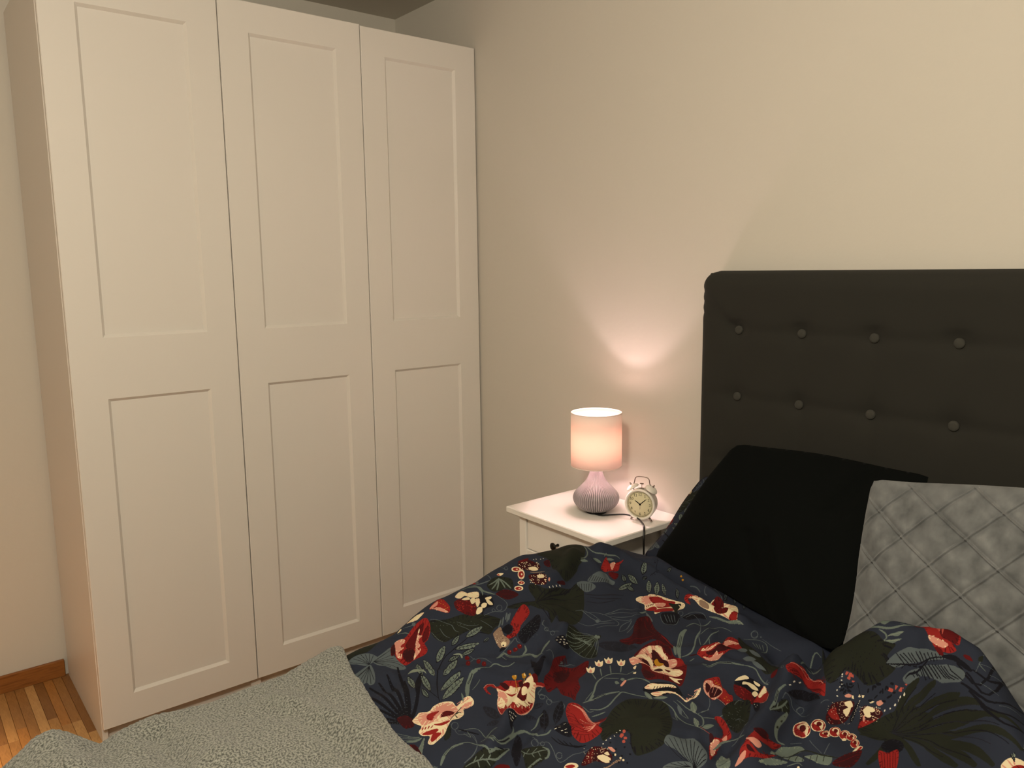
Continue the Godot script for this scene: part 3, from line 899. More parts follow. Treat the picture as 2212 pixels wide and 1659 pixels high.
# ---------------------------------------------------------------- data: dyed shapes of the print as [kind, dye, width, points] in print cells; fold lines as [height, width, points]
const PRINT := [
	[0,1,0,[322,1678,322,1534,377,1603,367,1652,373,1683,360,1691]],[0,1,0,[360,804,333,708,333,613,373,551,454,637,474,691,498,736,526,821,479,834,419,800]],[0,1,0,[522,1114,535,1045,550,1002,493,980,486,955,532,937,537,877,546,815,547,753,675,896,685,1008,645,991,665,1040,629,1016,593,1029,558,1042,546,1097]],[1,2,2.9,[563,1011,541,970,535,937]],[1,2,2.9,[563,1011,547,945,540,880]],
	[1,2,2.9,[563,1011,553,919,555,830]],[1,2,2.9,[563,1011,564,900,610,832]],[1,2,2.8,[563,1011,611,953,655,894]],[1,2,2.8,[563,1011,622,1002,677,1001]],[1,2,2.8,[563,1011,618,1024,661,1036]],[0,1,0,[408,1374,451,1323,495,1245,558,1171,580,1225,601,1271,550,1292,538,1356,521,1393,475,1403,436,1392]],[1,5,2.4,[454,1340,482,1333,510,1341,527,1337]],[1,5,2.1,[485,1312,521,1294,543,1268]],
	[1,5,2.1,[460,1367,498,1376,524,1374]],[1,5,2.4,[531,1243,553,1236,578,1231]],[1,5,1.8,[407,1366,429,1350,454,1340]],[1,5,1.8,[452,1396,492,1399,514,1395]],[1,5,1.8,[501,1318,531,1306,556,1305]],[2,2,3,[414,1368,420,1358,433,1356,436,1344,442,1335,457,1333,476,1335,483,1326,491,1318,488,1303,501,1299,502,1286,507,1278,511,1267]],
	[2,3,2.4,[423,1368,443,1368,450,1357,458,1350,468,1342,468,1326,480,1321,494,1317,503,1311,514,1304,521,1295,514,1273,531,1272,541,1265]],[0,1,0,[1130,1331,1096,1251,1088,1196,1082,1137,1109,1097,1147,1075,1186,1100,1242,1169,1279,1248,1279,1281,1269,1319,1260,1342,1242,1336,1220,1317,1195,1290,1179,1301,1176,1365,1153,1357]],
	[0,1,0,[1260,392,1256,378,1394,539,1432,531,1463,548,1510,570,1542,570,1531,592,1559,603,1536,629,1513,642,1496,642,1461,629,1435,629,1430,645,1416,678,1376,626]],[1,1,16.7,[1604,722,1597,655,1619,609]],[1,1,16.6,[1604,722,1618,652,1664,619]],[1,1,16.4,[1604,722,1649,655,1729,655]],[1,1,16.1,[1604,722,1679,669,1780,670]],[1,1,15.8,[1604,722,1711,688,1826,700]],
	[1,1,15.5,[1604,722,1742,701,1870,687]],[1,1,15.4,[1604,722,1754,720,1887,743]],[1,1,15.5,[1604,722,1731,732,1852,801]],[1,1,15.6,[1604,722,1712,734,1818,804]],[1,1,15.7,[1604,722,1694,742,1780,801]],[1,1,15.9,[1604,722,1660,763,1704,810]],[1,1,11.6,[1604,722,1618,813,1621,901]],[1,1,12,[1604,722,1578,756,1551,789]],[1,1,12.1,[1604,722,1577,725,1549,721]],
	[0,1,0,[1538,766,1571,688,1627,652,1682,680,1671,702,1643,729,1617,754,1581,780]],[1,2,1.9,[1605,726,1602,662,1619,623]],[1,2,1.9,[1605,726,1626,662,1669,636]],[1,2,1.8,[1605,726,1651,662,1725,662]],[1,2,1.8,[1605,726,1688,682,1784,686]],[1,2,1.8,[1605,726,1714,696,1833,720]],[1,2,1.8,[1605,726,1734,714,1863,752]],[1,2,1.8,[1605,726,1703,732,1802,786]],[1,2,1.8,[1605,726,1673,739,1739,768]],
	[1,15,1.6,[1605,726,1616,662,1644,623]],[1,15,1.6,[1605,726,1639,661,1700,649]],[1,15,1.6,[1605,726,1672,674,1760,675]],[1,15,1.6,[1605,726,1707,695,1820,717]],[1,15,1.6,[1605,726,1714,714,1830,760]],[1,15,1.6,[1605,726,1680,730,1756,761]],[1,2,6,[1724,606,1793,617,1735,145]],[1,2,5.9,[1723,632,1802,660,1846,573]],[1,2,5.8,[1746,649,1819,687,1865,638]],[1,2,6.1,[1695,584,1768,597,1689,59]],
	[1,2,5.7,[1780,675,1840,712,1876,679]],[1,2,6.1,[1734,596,1775,603,1797,547]],[1,5,1.6,[1741,597,1708,126]],[1,5,1.6,[1739,573,1789,543]],[1,5,1.6,[1761,624,1802,628]],[1,5,1.6,[1768,584,1806,550]],[1,5,1.6,[1814,662,1847,621]],
	[2,2,1.8,[322,1606,322,1612,327,1604,322,1678,322,1645,316,1612,322,1593,352,1656,319,1638,328,1553,316,1652,335,1580,322,1665,347,1589,322,1645,361,1677,354,1676,351,1677,325,1644,373,1599,366,1677,322,1540,328,1553]],
	[2,15,1.8,[361,1619,322,1553,326,1557,325,1589,324,1622,338,1611,368,1603,325,1609,327,1574,316,1645,322,1540,316,1665,323,1555,358,1667,367,1655,345,1680,322,1612,316,1638,364,1644,351,1672]],
	[2,2,2,[486,759,481,724,346,673,455,701,396,663,428,660,454,664,438,734,354,632,394,753,406,597,468,764,521,823,500,774,511,801,462,803,370,733,423,764,445,677,486,754,390,667,434,723,357,778,356,760,478,750,435,628,362,667,333,691,497,765,497,801,478,738,358,669,465,692,440,655,485,831,450,670,426,771]],
	[2,15,2,[498,824,476,707,446,652,517,799,336,617,425,705,445,729,496,775,475,766,453,640,465,783,413,701,400,658,480,708,350,596,351,668,504,759,413,780,335,615]],
	[2,2,1.8,[656,970,636,935,523,952,578,816,566,872,646,1007,543,1041,571,784,559,1041,555,920,572,785,644,881,553,769,643,897,589,978,645,926,540,916,554,911,569,800,684,1007,509,957,552,1005,639,940,514,950,556,1039,605,860,621,846,550,1075,610,979,537,968]],
	[2,15,1.9,[539,893,576,812,559,1027,554,943,553,816,622,884,568,781,615,942,657,899,593,960,659,934,576,821,548,828,549,756,559,958,542,1100,622,965,589,991,520,949]],
	[2,2,1.8,[466,1382,485,1384,526,1293,478,1331,572,1263,508,1280,514,1257,540,1325,543,1308,508,1271,503,1304,474,1328,473,1329,469,1356,476,1334,535,1262,532,1368,509,1276,485,1308,529,1215,572,1271,520,1351,577,1267,542,1343,481,1307,417,1372,451,1367,560,1212,541,1341,471,1332,448,1329,494,1329,487,1396,565,1256,541,1243,445,1357,505,1366]],
	[2,15,1.8,[502,1337,529,1255,514,1258,517,1252,557,1214,532,1225,516,1276,542,1340,520,1258,512,1259,542,1225,431,1388,509,1342,565,1206,510,1251,560,1219,480,1307,478,1350,553,1265,459,1359,582,1238,563,1224]],
	[2,2,1.6,[1152,1186,1165,1180,1250,1313,1153,1108,1186,1284,1228,1259,1108,1138,1091,1193,1109,1164,1155,1202,1271,1263,1160,1190,1193,1291,1151,1308,1204,1154,1148,1135,1192,1270,1177,1280,1226,1205,1251,1276,1231,1216,1091,1207,1245,1280,1191,1257,1184,1285,1221,1265,1153,1311,1126,1273,1113,1258,1193,1220,1146,1302,1178,1188,1152,1277,1118,1099,1118,1107,1167,1101,1146,1201,1265,1269,1209,1210,1148,1240,1187,1291,1111,1191,1257,1262,1232,1180,1175,1343,1231,1304,1167,1357,1172,1176]],
	[2,15,1.6,[1256,1340,1127,1288,1270,1269,1254,1321,1161,1176,1253,1265,1169,1092,1138,1265,1156,1345,1139,1213,1158,1334,1120,1283,1232,1226,1237,1331,1155,1207,1130,1226,1200,1228,1215,1282,1268,1248,1269,1300,1183,1281,1195,1182,1122,1217,1221,1261,1173,1258,1215,1241,1188,1226,1264,1264]],
	[2,2,1.6,[1523,577,1378,596,1467,570,1435,589,1465,601,1371,554,1428,587,1477,609,1452,596,1483,603,1401,631,1394,613,1431,618,1527,609,1494,636,1457,616,1399,613,1429,640,1407,630,1541,609,1454,583,1461,623,1493,577,1519,623,1379,610,1491,590,1486,596,1422,661,1499,640,1470,560,1505,623,1518,583,1506,609,1369,593,1446,603,1487,629,1463,609,1473,616,1473,594,1445,623,1400,590,1496,583,1427,634,1432,564,1405,641,1505,623,1366,578,1398,617,1458,570,1503,570]],
	[2,15,1.6,[1432,633,1395,562,1517,603,1533,623,1438,598,1357,559,1499,623,1412,583,1469,623,1401,603,1475,629,1489,603,1473,612,1442,620,1445,609,1497,586,1523,623,1424,556,1394,600,1530,623,1420,633,1467,583,1510,583,1539,623,1410,535,1417,662,1452,623]],
	[2,2,1.6,[1647,698,1634,728,1620,682,1585,686,1601,722,1660,698,1656,701,1635,657,1657,689,1610,671,1582,708,1646,663,1628,712,1571,760,1558,770,1553,763,1603,753,1636,694,1598,702,1622,688,1644,668,1618,690,1550,763,1561,716,1625,716,1650,701,1603,709,1554,747,1630,685,1626,668,1580,692,1599,743,1575,704,1671,694,1613,753,1643,713,1609,711,1598,689,1607,754,1639,715,1616,662,1588,687]],
	[2,15,1.6,[1580,705,1669,690,1631,677,1602,726,1564,739,1611,704,1664,689,1565,769,1553,759,1584,743,1626,690,1592,682,1547,729,1654,668,1602,673,1612,694,1626,668,1580,762,1641,710,1581,713,1590,720,1603,716,1597,686,1617,729,1596,748,1643,663,1633,653,1636,714,1631,672]],[0,5,0,[381,1692,369,1658,378,1626,399,1604,424,1600,432,1632,431,1654,407,1671]],[1,2,1.6,[434,1639,384,1683]],
	[1,2,1.6,[434,1639,376,1665]],[1,2,1.6,[434,1639,377,1651]],[1,2,1.6,[434,1639,376,1636]],[1,2,1.6,[434,1639,384,1624]],[1,2,1.6,[434,1639,392,1612]],[1,2,1.6,[434,1639,404,1604]],[0,5,0,[435,1650,438,1636,479,1649,534,1682,536,1701,515,1701,513,1721,492,1743,463,1730,447,1692]],[1,2,1.6,[439,1643,472,1717]],[1,2,1.6,[439,1643,486,1737]],[1,2,1.6,[439,1643,501,1723]],[1,2,1.6,[439,1643,509,1712]],
	[1,2,1.6,[439,1643,515,1701]],[1,2,1.6,[439,1643,532,1696]],[1,2,1.6,[439,1643,522,1678]],[0,5,0,[426,1619,411,1568,405,1534,445,1553,474,1547,508,1545,510,1573,501,1596,475,1605,454,1617]],[1,2,1.6,[429,1620,419,1566]],[1,2,1.6,[429,1620,417,1545]],[1,2,1.6,[429,1620,441,1559]],[1,2,1.6,[429,1620,459,1560]],[1,2,1.6,[429,1620,479,1554]],[1,2,1.6,[429,1620,498,1548]],[1,2,1.6,[429,1620,503,1574]],
	[1,2,1.6,[429,1620,491,1592]],[1,2,10.2,[785,1731,685,1738,554,1750]],[2,5,1.6,[738,1735,724,1738,706,1740,694,1744,675,1746,661,1750,637,1753,619,1756,589,1751]],[1,2,10.1,[785,1731,707,1750,618,1783]],[2,5,1.6,[748,1740,738,1746,724,1750,715,1756,700,1759,689,1765,670,1770,658,1776,641,1777]],[1,2,10.3,[785,1731,680,1719,544,1710]],
	[2,5,1.6,[738,1728,722,1727,702,1725,689,1727,671,1725,657,1727,632,1726,610,1724,580,1716]],[1,2,10.3,[785,1731,681,1703,547,1677]],[2,5,1.6,[739,1722,722,1718,703,1713,689,1711,669,1707,654,1704,623,1697,597,1689,574,1682]],[1,2,10.4,[785,1731,679,1685,526,1632]],[2,5,1.6,[738,1715,721,1709,701,1701,685,1696,664,1687,643,1678,590,1653,571,1647,553,1640]],[1,2,10.5,[785,1731,669,1659,497,1571]],
	[2,5,1.6,[735,1705,718,1697,699,1685,683,1677,660,1663,632,1645,587,1622,560,1606,526,1586]],[1,2,10.3,[785,1731,700,1669,586,1606]],[2,5,1.6,[748,1710,735,1701,718,1690,708,1683,693,1672,682,1665,663,1658,646,1646,616,1626]],[1,2,10.4,[785,1731,711,1648,592,1548]],[2,5,1.6,[742,1694,729,1681,716,1667,707,1656,694,1642,683,1630,659,1612,635,1591,611,1567]],[1,2,10,[785,1731,740,1756,692,1795]],
	[2,5,1.6,[762,1743,757,1749,748,1752,744,1760,735,1763,730,1771,718,1777,713,1784,703,1788]],[1,2,9.9,[785,1731,757,1755,729,1796]],[2,5,1.6,[768,1743,766,1749,759,1752,758,1759,752,1763,751,1770,742,1777,741,1784,735,1789]],[0,8,0,[742,1742,747,1719,771,1704,798,1724,795,1749]],
	[0,6,0,[387,1506,388,1467,378,1430,374,1402,384,1372,416,1378,442,1395,463,1421,467,1439,494,1447,505,1464,504,1494,496,1515,495,1539,475,1552,447,1546]],[0,7,0,[390,1414,394,1387,420,1414,435,1448,462,1481,452,1494,427,1490,404,1461,396,1436]],[0,8,0,[445,1507,449,1481,476,1485,495,1508,486,1526,466,1528]],[0,7,0,[417,1397,425,1387,457,1416,461,1438,437,1427]],
	[0,9,0,[387,1506,386,1475,402,1473,423,1508,436,1503,446,1532,469,1534,462,1548,424,1530]],[0,9,0,[398,1409,416,1426,431,1422,435,1443,463,1454,464,1472,482,1468,494,1494,495,1505,466,1476,438,1455,413,1429]],[0,8,0,[412,1540,395,1514,440,1540,446,1559]],[1,2,3.7,[757,1599,722,1579,643,1521,591,1471,568,1432,572,1396,574,1358,563,1317]],[1,2,3.2,[739,1592,699,1592,651,1586]],
	[0,2,0,[557,1391,564,1383,563,1371,556,1360,541,1348,536,1359,537,1370,543,1382,553,1391]],[0,3,0,[556,1389,561,1381,560,1372,554,1362,542,1350,540,1362,541,1370,545,1381,553,1389]],[1,2,1.6,[554,1389,545,1356]],[1,2,1.6,[554,1385,549,1383]],[1,2,1.6,[554,1385,558,1383]],[1,2,1.6,[553,1379,547,1376]],[1,2,1.6,[553,1379,558,1376]],[1,2,1.6,[551,1373,543,1369]],[1,2,1.6,[551,1373,556,1370]],
	[1,2,1.6,[548,1366,542,1363]],[1,2,1.6,[548,1366,553,1363]],[1,2,1.6,[545,1358,540,1356]],[1,2,1.6,[545,1358,550,1356]],[0,2,0,[565,1338,576,1323,577,1304,573,1284,557,1257,548,1274,544,1292,548,1312,560,1337]],[0,3,0,[565,1336,572,1319,574,1304,570,1284,558,1260,551,1277,548,1293,550,1312,561,1334]],[1,2,1.6,[563,1336,559,1268]],[1,2,1.6,[562,1325,556,1321]],[1,2,1.6,[562,1325,568,1324]],
	[1,2,1.6,[561,1313,553,1305]],[1,2,1.6,[561,1313,569,1311]],[1,2,1.6,[561,1300,551,1292]],[1,2,1.6,[561,1300,569,1298]],[1,2,1.6,[560,1288,551,1279]],[1,2,1.6,[560,1288,568,1285]],[1,2,1.6,[560,1276,553,1269]],[1,2,1.6,[560,1276,566,1273]],[0,2,0,[580,1395,598,1382,606,1363,610,1342,610,1318,597,1334,587,1353,581,1373,576,1393]],
	[0,3,0,[581,1392,595,1379,604,1362,609,1342,610,1320,598,1337,589,1354,583,1373,578,1391]],[1,2,1.6,[580,1392,607,1328]],[1,2,1.6,[585,1384,582,1381]],[1,2,1.6,[585,1384,589,1384]],[1,2,1.6,[591,1373,588,1368]],[1,2,1.6,[591,1373,597,1373]],[1,2,1.6,[595,1360,593,1355]],[1,2,1.6,[595,1360,602,1359]],[1,2,1.6,[600,1347,597,1342]],[1,2,1.6,[600,1347,605,1346]],[1,2,1.6,[605,1335,603,1330]],
	[1,2,1.6,[605,1335,610,1334]],[0,2,0,[613,1396,622,1387,624,1374,622,1360,616,1344,609,1356,605,1369,605,1382,610,1396]],[0,3,0,[613,1394,619,1384,621,1373,620,1361,616,1348,610,1357,608,1369,608,1381,610,1393]],[1,2,1.6,[612,1394,616,1351]],[1,2,1.6,[612,1389,610,1385]],[1,2,1.6,[612,1389,616,1388]],[1,2,1.6,[614,1381,610,1376]],[1,2,1.6,[614,1381,618,1378]],[1,2,1.6,[614,1372,610,1369]],
	[1,2,1.6,[614,1372,619,1370]],[1,2,1.6,[615,1364,610,1360]],[1,2,1.6,[615,1364,619,1363]],[1,2,1.6,[616,1357,612,1353]],[1,2,1.6,[616,1357,619,1355]],[0,2,0,[596,1439,608,1434,612,1423,612,1413,605,1400,595,1407,588,1415,587,1425,592,1437]],[0,3,0,[595,1436,604,1430,609,1422,609,1413,605,1402,598,1409,592,1416,590,1425,593,1435]],[1,2,1.6,[594,1435,604,1405]],[1,2,1.6,[596,1432,593,1429]],
	[1,2,1.6,[596,1432,600,1432]],[1,2,1.6,[598,1426,594,1422]],[1,2,1.6,[598,1426,604,1426]],[1,2,1.6,[600,1421,595,1416]],[1,2,1.6,[600,1421,607,1421]],[1,2,1.6,[602,1415,597,1410]],[1,2,1.6,[602,1415,608,1415]],[1,2,1.6,[604,1409,600,1405]],[1,2,1.6,[604,1409,608,1408]],[0,2,0,[564,1460,566,1442,561,1427,550,1414,531,1401,525,1416,528,1431,538,1446,559,1461]],
	[0,3,0,[561,1456,563,1441,557,1428,548,1415,532,1403,527,1417,531,1431,539,1444,557,1456]],[1,2,1.6,[559,1456,534,1409]],[1,2,1.6,[554,1449,547,1448]],[1,2,1.6,[554,1449,559,1446]],[1,2,1.6,[549,1440,539,1436]],[1,2,1.6,[549,1440,555,1435]],[1,2,1.6,[545,1430,533,1427]],[1,2,1.6,[545,1430,552,1425]],[1,2,1.6,[540,1422,529,1418]],[1,2,1.6,[540,1422,547,1416]],[1,2,1.6,[536,1413,527,1410]],
	[1,2,1.6,[536,1413,542,1409]],[0,2,0,[650,1501,658,1485,653,1465,641,1443,616,1416,609,1434,610,1452,627,1479,645,1500]],[0,3,0,[649,1498,656,1484,650,1465,637,1442,618,1420,612,1435,614,1454,630,1478,646,1499]],[1,2,1.6,[648,1498,620,1428]],[1,2,1.6,[647,1492,640,1487]],[1,2,1.6,[647,1492,652,1488]],[1,2,1.6,[642,1478,630,1470]],[1,2,1.6,[642,1478,648,1474]],[1,2,1.6,[636,1463,617,1452]],
	[1,2,1.6,[636,1463,645,1461]],[1,2,1.6,[627,1447,615,1440]],[1,2,1.6,[627,1447,636,1445]],[1,2,1.6,[622,1434,613,1428]],[1,2,1.6,[622,1434,628,1430]],[0,2,0,[628,1518,603,1502,565,1483,541,1480,521,1485,548,1502,585,1521,610,1527,627,1521]],[0,3,0,[626,1518,601,1503,567,1487,543,1481,525,1486,549,1500,584,1518,610,1526,626,1521]],[1,2,1.6,[626,1519,533,1488]],[1,2,1.6,[618,1519,615,1522]],
	[1,2,1.6,[618,1519,613,1512]],[1,2,1.6,[600,1512,596,1516]],[1,2,1.6,[600,1512,591,1503]],[1,2,1.6,[581,1505,577,1511]],[1,2,1.6,[581,1505,564,1489]],[1,2,1.6,[557,1494,553,1501]],[1,2,1.6,[557,1494,548,1484]],[1,2,1.6,[541,1489,537,1494]],[1,2,1.6,[541,1489,534,1482]],[0,2,0,[716,1562,713,1534,703,1504,690,1476,684,1458,672,1475,668,1495,681,1525,711,1560]],
	[0,3,0,[714,1558,709,1531,699,1503,689,1477,684,1461,673,1477,672,1496,684,1524,710,1558]],[1,2,1.6,[712,1558,682,1467]],[1,2,1.6,[704,1543,695,1537]],[1,2,1.6,[704,1543,708,1540]],[1,2,1.6,[694,1522,683,1514]],[1,2,1.6,[694,1522,701,1520]],[1,2,1.6,[686,1502,675,1496]],[1,2,1.6,[686,1502,694,1501]],[1,2,1.6,[682,1487,673,1482]],[1,2,1.6,[682,1487,688,1483]],[1,2,1.6,[682,1473,677,1469]],
	[1,2,1.6,[682,1473,686,1469]],[0,2,0,[754,1584,752,1554,744,1526,727,1494,701,1461,696,1487,704,1517,724,1552,750,1585]],[0,3,0,[752,1580,750,1553,740,1526,724,1494,702,1463,699,1488,708,1518,726,1551,747,1580]],[1,2,1.6,[750,1581,706,1474]],[1,2,1.6,[745,1567,736,1562]],[1,2,1.6,[745,1567,749,1564]],[1,2,1.6,[735,1547,724,1540]],[1,2,1.6,[735,1547,742,1542]],[1,2,1.6,[727,1527,712,1517]],
	[1,2,1.6,[727,1527,734,1521]],[1,2,1.6,[718,1506,703,1495]],[1,2,1.6,[718,1506,725,1501]],[1,2,1.6,[709,1484,699,1478]],[1,2,1.6,[709,1484,716,1481]],[0,2,0,[697,1586,663,1562,634,1547,612,1544,593,1547,615,1563,644,1579,676,1591,700,1592]],[0,3,0,[694,1586,663,1564,636,1551,615,1546,596,1548,616,1561,641,1574,672,1586,695,1589]],[1,2,1.6,[694,1587,604,1550]],[1,2,1.6,[682,1582,679,1585]],
	[1,2,1.6,[682,1582,674,1573]],[1,2,1.6,[662,1573,658,1578]],[1,2,1.6,[662,1573,651,1561]],[1,2,1.6,[642,1564,636,1568]],[1,2,1.6,[642,1564,633,1553]],[1,2,1.6,[625,1558,619,1561]],[1,2,1.6,[625,1558,617,1547]],[1,2,1.6,[610,1553,606,1555]],[1,2,1.6,[610,1553,605,1546]],[0,2,0,[604,1547,594,1539,569,1523,545,1515,525,1514,547,1533,570,1546,587,1553,604,1552]],
	[0,3,0,[600,1547,592,1539,571,1527,548,1518,530,1517,549,1532,569,1543,586,1550,600,1549]],[1,2,1.6,[600,1548,537,1520]],[1,2,1.6,[595,1547,591,1549]],[1,2,1.6,[595,1547,594,1543]],[1,2,1.6,[585,1543,579,1545]],[1,2,1.6,[585,1543,582,1537]],[1,2,1.6,[573,1537,565,1539]],[1,2,1.6,[573,1537,565,1527]],[1,2,1.6,[557,1529,551,1532]],[1,2,1.6,[557,1529,550,1520]],[1,2,1.6,[544,1523,539,1526]],
	[1,2,1.6,[544,1523,538,1515]],[0,2,0,[659,1617,628,1595,607,1586,589,1582,570,1583,592,1599,612,1609,637,1618,660,1620]],[0,3,0,[654,1615,627,1596,607,1587,592,1586,576,1586,594,1598,611,1606,633,1613,655,1618]],[1,2,1.6,[654,1616,582,1587]],[1,2,1.6,[643,1611,639,1612]],[1,2,1.6,[643,1611,636,1604]],[1,2,1.6,[627,1603,621,1606]],[1,2,1.6,[627,1603,617,1594]],[1,2,1.6,[612,1598,607,1601]],
	[1,2,1.6,[612,1598,605,1590]],[1,2,1.6,[600,1593,596,1598]],[1,2,1.6,[600,1593,594,1586]],[1,2,1.6,[589,1591,584,1592]],[1,2,1.6,[589,1591,584,1585]],[0,2,0,[723,1613,711,1605,697,1600,684,1599,675,1604,693,1618,704,1622,715,1622,724,1617]],[0,3,0,[721,1614,709,1606,699,1604,688,1602,679,1606,692,1614,704,1619,712,1619,721,1616]],[1,2,1.6,[721,1615,684,1606]],[1,2,1.6,[717,1614,715,1617]],
	[1,2,1.6,[717,1614,713,1611]],[1,2,1.6,[710,1613,708,1617]],[1,2,1.6,[710,1613,704,1607]],[1,2,1.6,[703,1612,700,1616]],[1,2,1.6,[703,1612,697,1605]],[1,2,1.6,[696,1610,693,1614]],[1,2,1.6,[696,1610,689,1604]],[1,2,1.6,[688,1608,687,1612]],[1,2,1.6,[688,1608,682,1603]],[0,2,0,[616,1305,619,1298,620,1291,617,1285,611,1277,610,1285,609,1291,610,1298,615,1305]],
	[0,3,0,[616,1303,617,1298,617,1292,616,1285,612,1280,610,1285,610,1291,611,1298,615,1303]],[1,2,1.6,[615,1304,613,1283]],[1,2,1.6,[615,1300,613,1298]],[1,2,1.6,[615,1300,616,1298]],[1,2,1.6,[615,1297,612,1295]],[1,2,1.6,[615,1297,616,1295]],[1,2,1.6,[614,1292,611,1291]],[1,2,1.6,[614,1292,616,1291]],[1,2,1.6,[614,1289,611,1286]],[1,2,1.6,[614,1289,616,1287]],[1,2,1.6,[613,1285,611,1284]],
	[1,2,1.6,[613,1285,615,1284]],[0,4,0,[560,1575,550,1551,564,1534,605,1534,580,1543,567,1560]],[1,4,6.3,[588,1409,605,1396,623,1403]],[1,2,10.8,[592,1548,629,1589,699,1636]],[0,7,0,[637,1384,643,1391,642,1398,637,1400,628,1396,623,1389,624,1383,630,1382]],[0,7,0,[661,1401,672,1413,676,1422,667,1421,653,1413,646,1403,646,1397,652,1396]],
	[0,7,0,[672,1367,677,1375,678,1381,672,1383,664,1378,658,1370,658,1364,665,1363]],[0,7,0,[691,1361,698,1369,699,1377,693,1378,684,1373,678,1365,679,1360,685,1357]],[1,5,2.3,[634,1377,653,1375,659,1356,699,1344]],[1,5,2,[656,1396,648,1371]],[2,11,2.8,[631,1385,655,1402,666,1368,686,1362]],[1,3,13.6,[782,1515,743,1480,713,1441,715,1417]],[1,3,9.3,[782,1515,736,1473,712,1435,714,1402]],
	[1,2,1.6,[738,1474,713,1436]],[1,15,1.6,[733,1473,711,1436]],[1,3,6.1,[712,1422,708,1392,711,1366]],[1,3,4.4,[711,1366,707,1338,735,1324,746,1305,743,1284]],[1,3,2.1,[768,1482,758,1458,740,1429]],[1,3,9.8,[973,1762,956,1737,949,1704,954,1670]],[1,2,1.6,[960,1737,950,1704]],[1,15,1.6,[954,1737,944,1704]],[1,3,4.7,[948,1682,956,1653,981,1645,998,1648]],
	[1,3,5.9,[981,1645,1021,1649,1034,1639,1033,1615]],[0,1,0,[1035,1719,1011,1677,1017,1652,1034,1639,1034,1612,1032,1587,1051,1638,1053,1671]],[1,3,3.6,[1032,1711,1028,1673,1040,1646,1027,1573]],[1,3,2.7,[1028,1673,1028,1653]],[1,3,2.7,[1036,1658,1051,1658]],[1,3,2.7,[1027,1684,1039,1690]],[1,5,1.9,[883,1644,905,1647,924,1615,965,1634,1001,1668,1021,1724]],
	[1,5,2.2,[875,1625,881,1633,883,1644,877,1647,869,1645,860,1633,859,1625,864,1619,875,1625]],[1,3,1.6,[764,1805,791,1776,819,1756,836,1730]],[1,3,1.6,[774,1807,798,1781,822,1758,837,1731]],[1,3,1.6,[785,1808,804,1785,825,1760,840,1734]],[1,3,1.6,[794,1809,811,1790,829,1763,841,1736]],[1,3,7.2,[831,1770,841,1749,842,1727]],[0,3,0,[847,1723,876,1767,884,1766,900,1770]],
	[0,8,0,[841,1780,849,1760,868,1760,905,1773,925,1793,894,1793,861,1785]],[1,3,2.2,[892,1637,903,1597,927,1586,978,1609]],[1,2,6.3,[886,1631,910,1615,933,1599]],[1,3,2.2,[909,1632,933,1628,905,1617]],[1,3,4.3,[967,1603,959,1577,969,1563]],[0,1,0,[871,1670,865,1645,902,1674,908,1698]],
	[0,10,0,[773,1709,760,1684,757,1671,774,1652,764,1626,762,1593,774,1566,796,1566,781,1528,785,1507,807,1510,819,1527,814,1554,837,1573,848,1600,849,1626,869,1658,887,1684,893,1713,892,1729,873,1730,856,1711,836,1723,820,1722,808,1704,784,1713]],[0,9,0,[772,1690,763,1671,782,1655,773,1630,766,1597,780,1573,800,1571,819,1580,836,1615,846,1650,825,1672,814,1694,797,1699]],
	[0,9,0,[814,1573,799,1539,805,1518,813,1527,812,1553]],[0,6,0,[784,1663,795,1631,806,1658,816,1671,800,1677]],[0,6,0,[833,1679,845,1662,848,1632,856,1652,852,1670]],[0,6,0,[833,1720,836,1704,853,1683,862,1686,857,1703]],[0,6,0,[872,1719,858,1700,876,1685,881,1701,883,1719]],[0,7,0,[816,1641,803,1616,808,1599,819,1593,827,1614,832,1642]],[0,10,0,[824,1663,807,1631,825,1651,831,1618,846,1650]],
	[1,6,3.4,[821,1711,816,1703]],[1,6,3.4,[825,1704,820,1696]],[1,6,3.4,[830,1697,826,1689]],[1,6,3.4,[836,1691,834,1682]],[1,2,1.8,[845,1629,824,1593,805,1556]],[1,1,4,[827,1599,822,1579,828,1575]],[1,1,3.5,[831,1599,844,1603]],[0,3,0,[759,1519,777,1524,791,1539]],[0,8,0,[378,924,382,888,403,865,437,863,446,898,425,930,401,937]],[0,8,0,[451,938,459,903,477,886,514,905,525,930,500,948,471,949]],
	[0,10,0,[420,908,427,880,446,885,436,911]],[0,10,0,[466,910,480,892,502,911,482,917]],
	[2,10,4,[396,898,430,872,422,877,427,920,437,874,433,901,400,905,429,883,430,886,395,892,436,891,407,890,413,860,403,923,422,910,408,947,405,915,387,925,430,915,386,906,441,886,413,899,425,868,409,900,394,909,392,893,422,912,412,856,422,923,422,857,413,934,411,919,418,857,408,916,395,927,413,891,427,886,428,904,385,911,392,903,440,881,423,864,521,931,516,932,472,894,468,922,492,928,500,903,497,895,496,910,497,930,470,949,484,909,473,946,462,923,476,938,479,921,459,931,488,918,483,950,481,917,514,912,470,939,488,947,481,895,476,947,478,916,469,909,488,930,515,917,468,900,490,929,487,911,519,919,518,938,495,895,512,917,468,898,478,955,498,949,513,915,497,929,502,938,507,904]],
	[1,13,4,[442,921,468,872]],[2,14,4.7,[394,856,395,844,401,826,403,813,534,914,534,896,534,878,535,861]],[0,9,0,[518,894,521,899,522,903,520,905,516,903,513,898,512,893,514,891]],[0,7,0,[370,916,379,872,387,884,383,911]],[0,8,0,[419,827,419,800,453,826,441,840]],[0,8,0,[526,866,525,829,534,834,531,863]],[0,10,0,[412,940,417,952,411,964,398,970,386,965,381,954,387,942,400,937]],
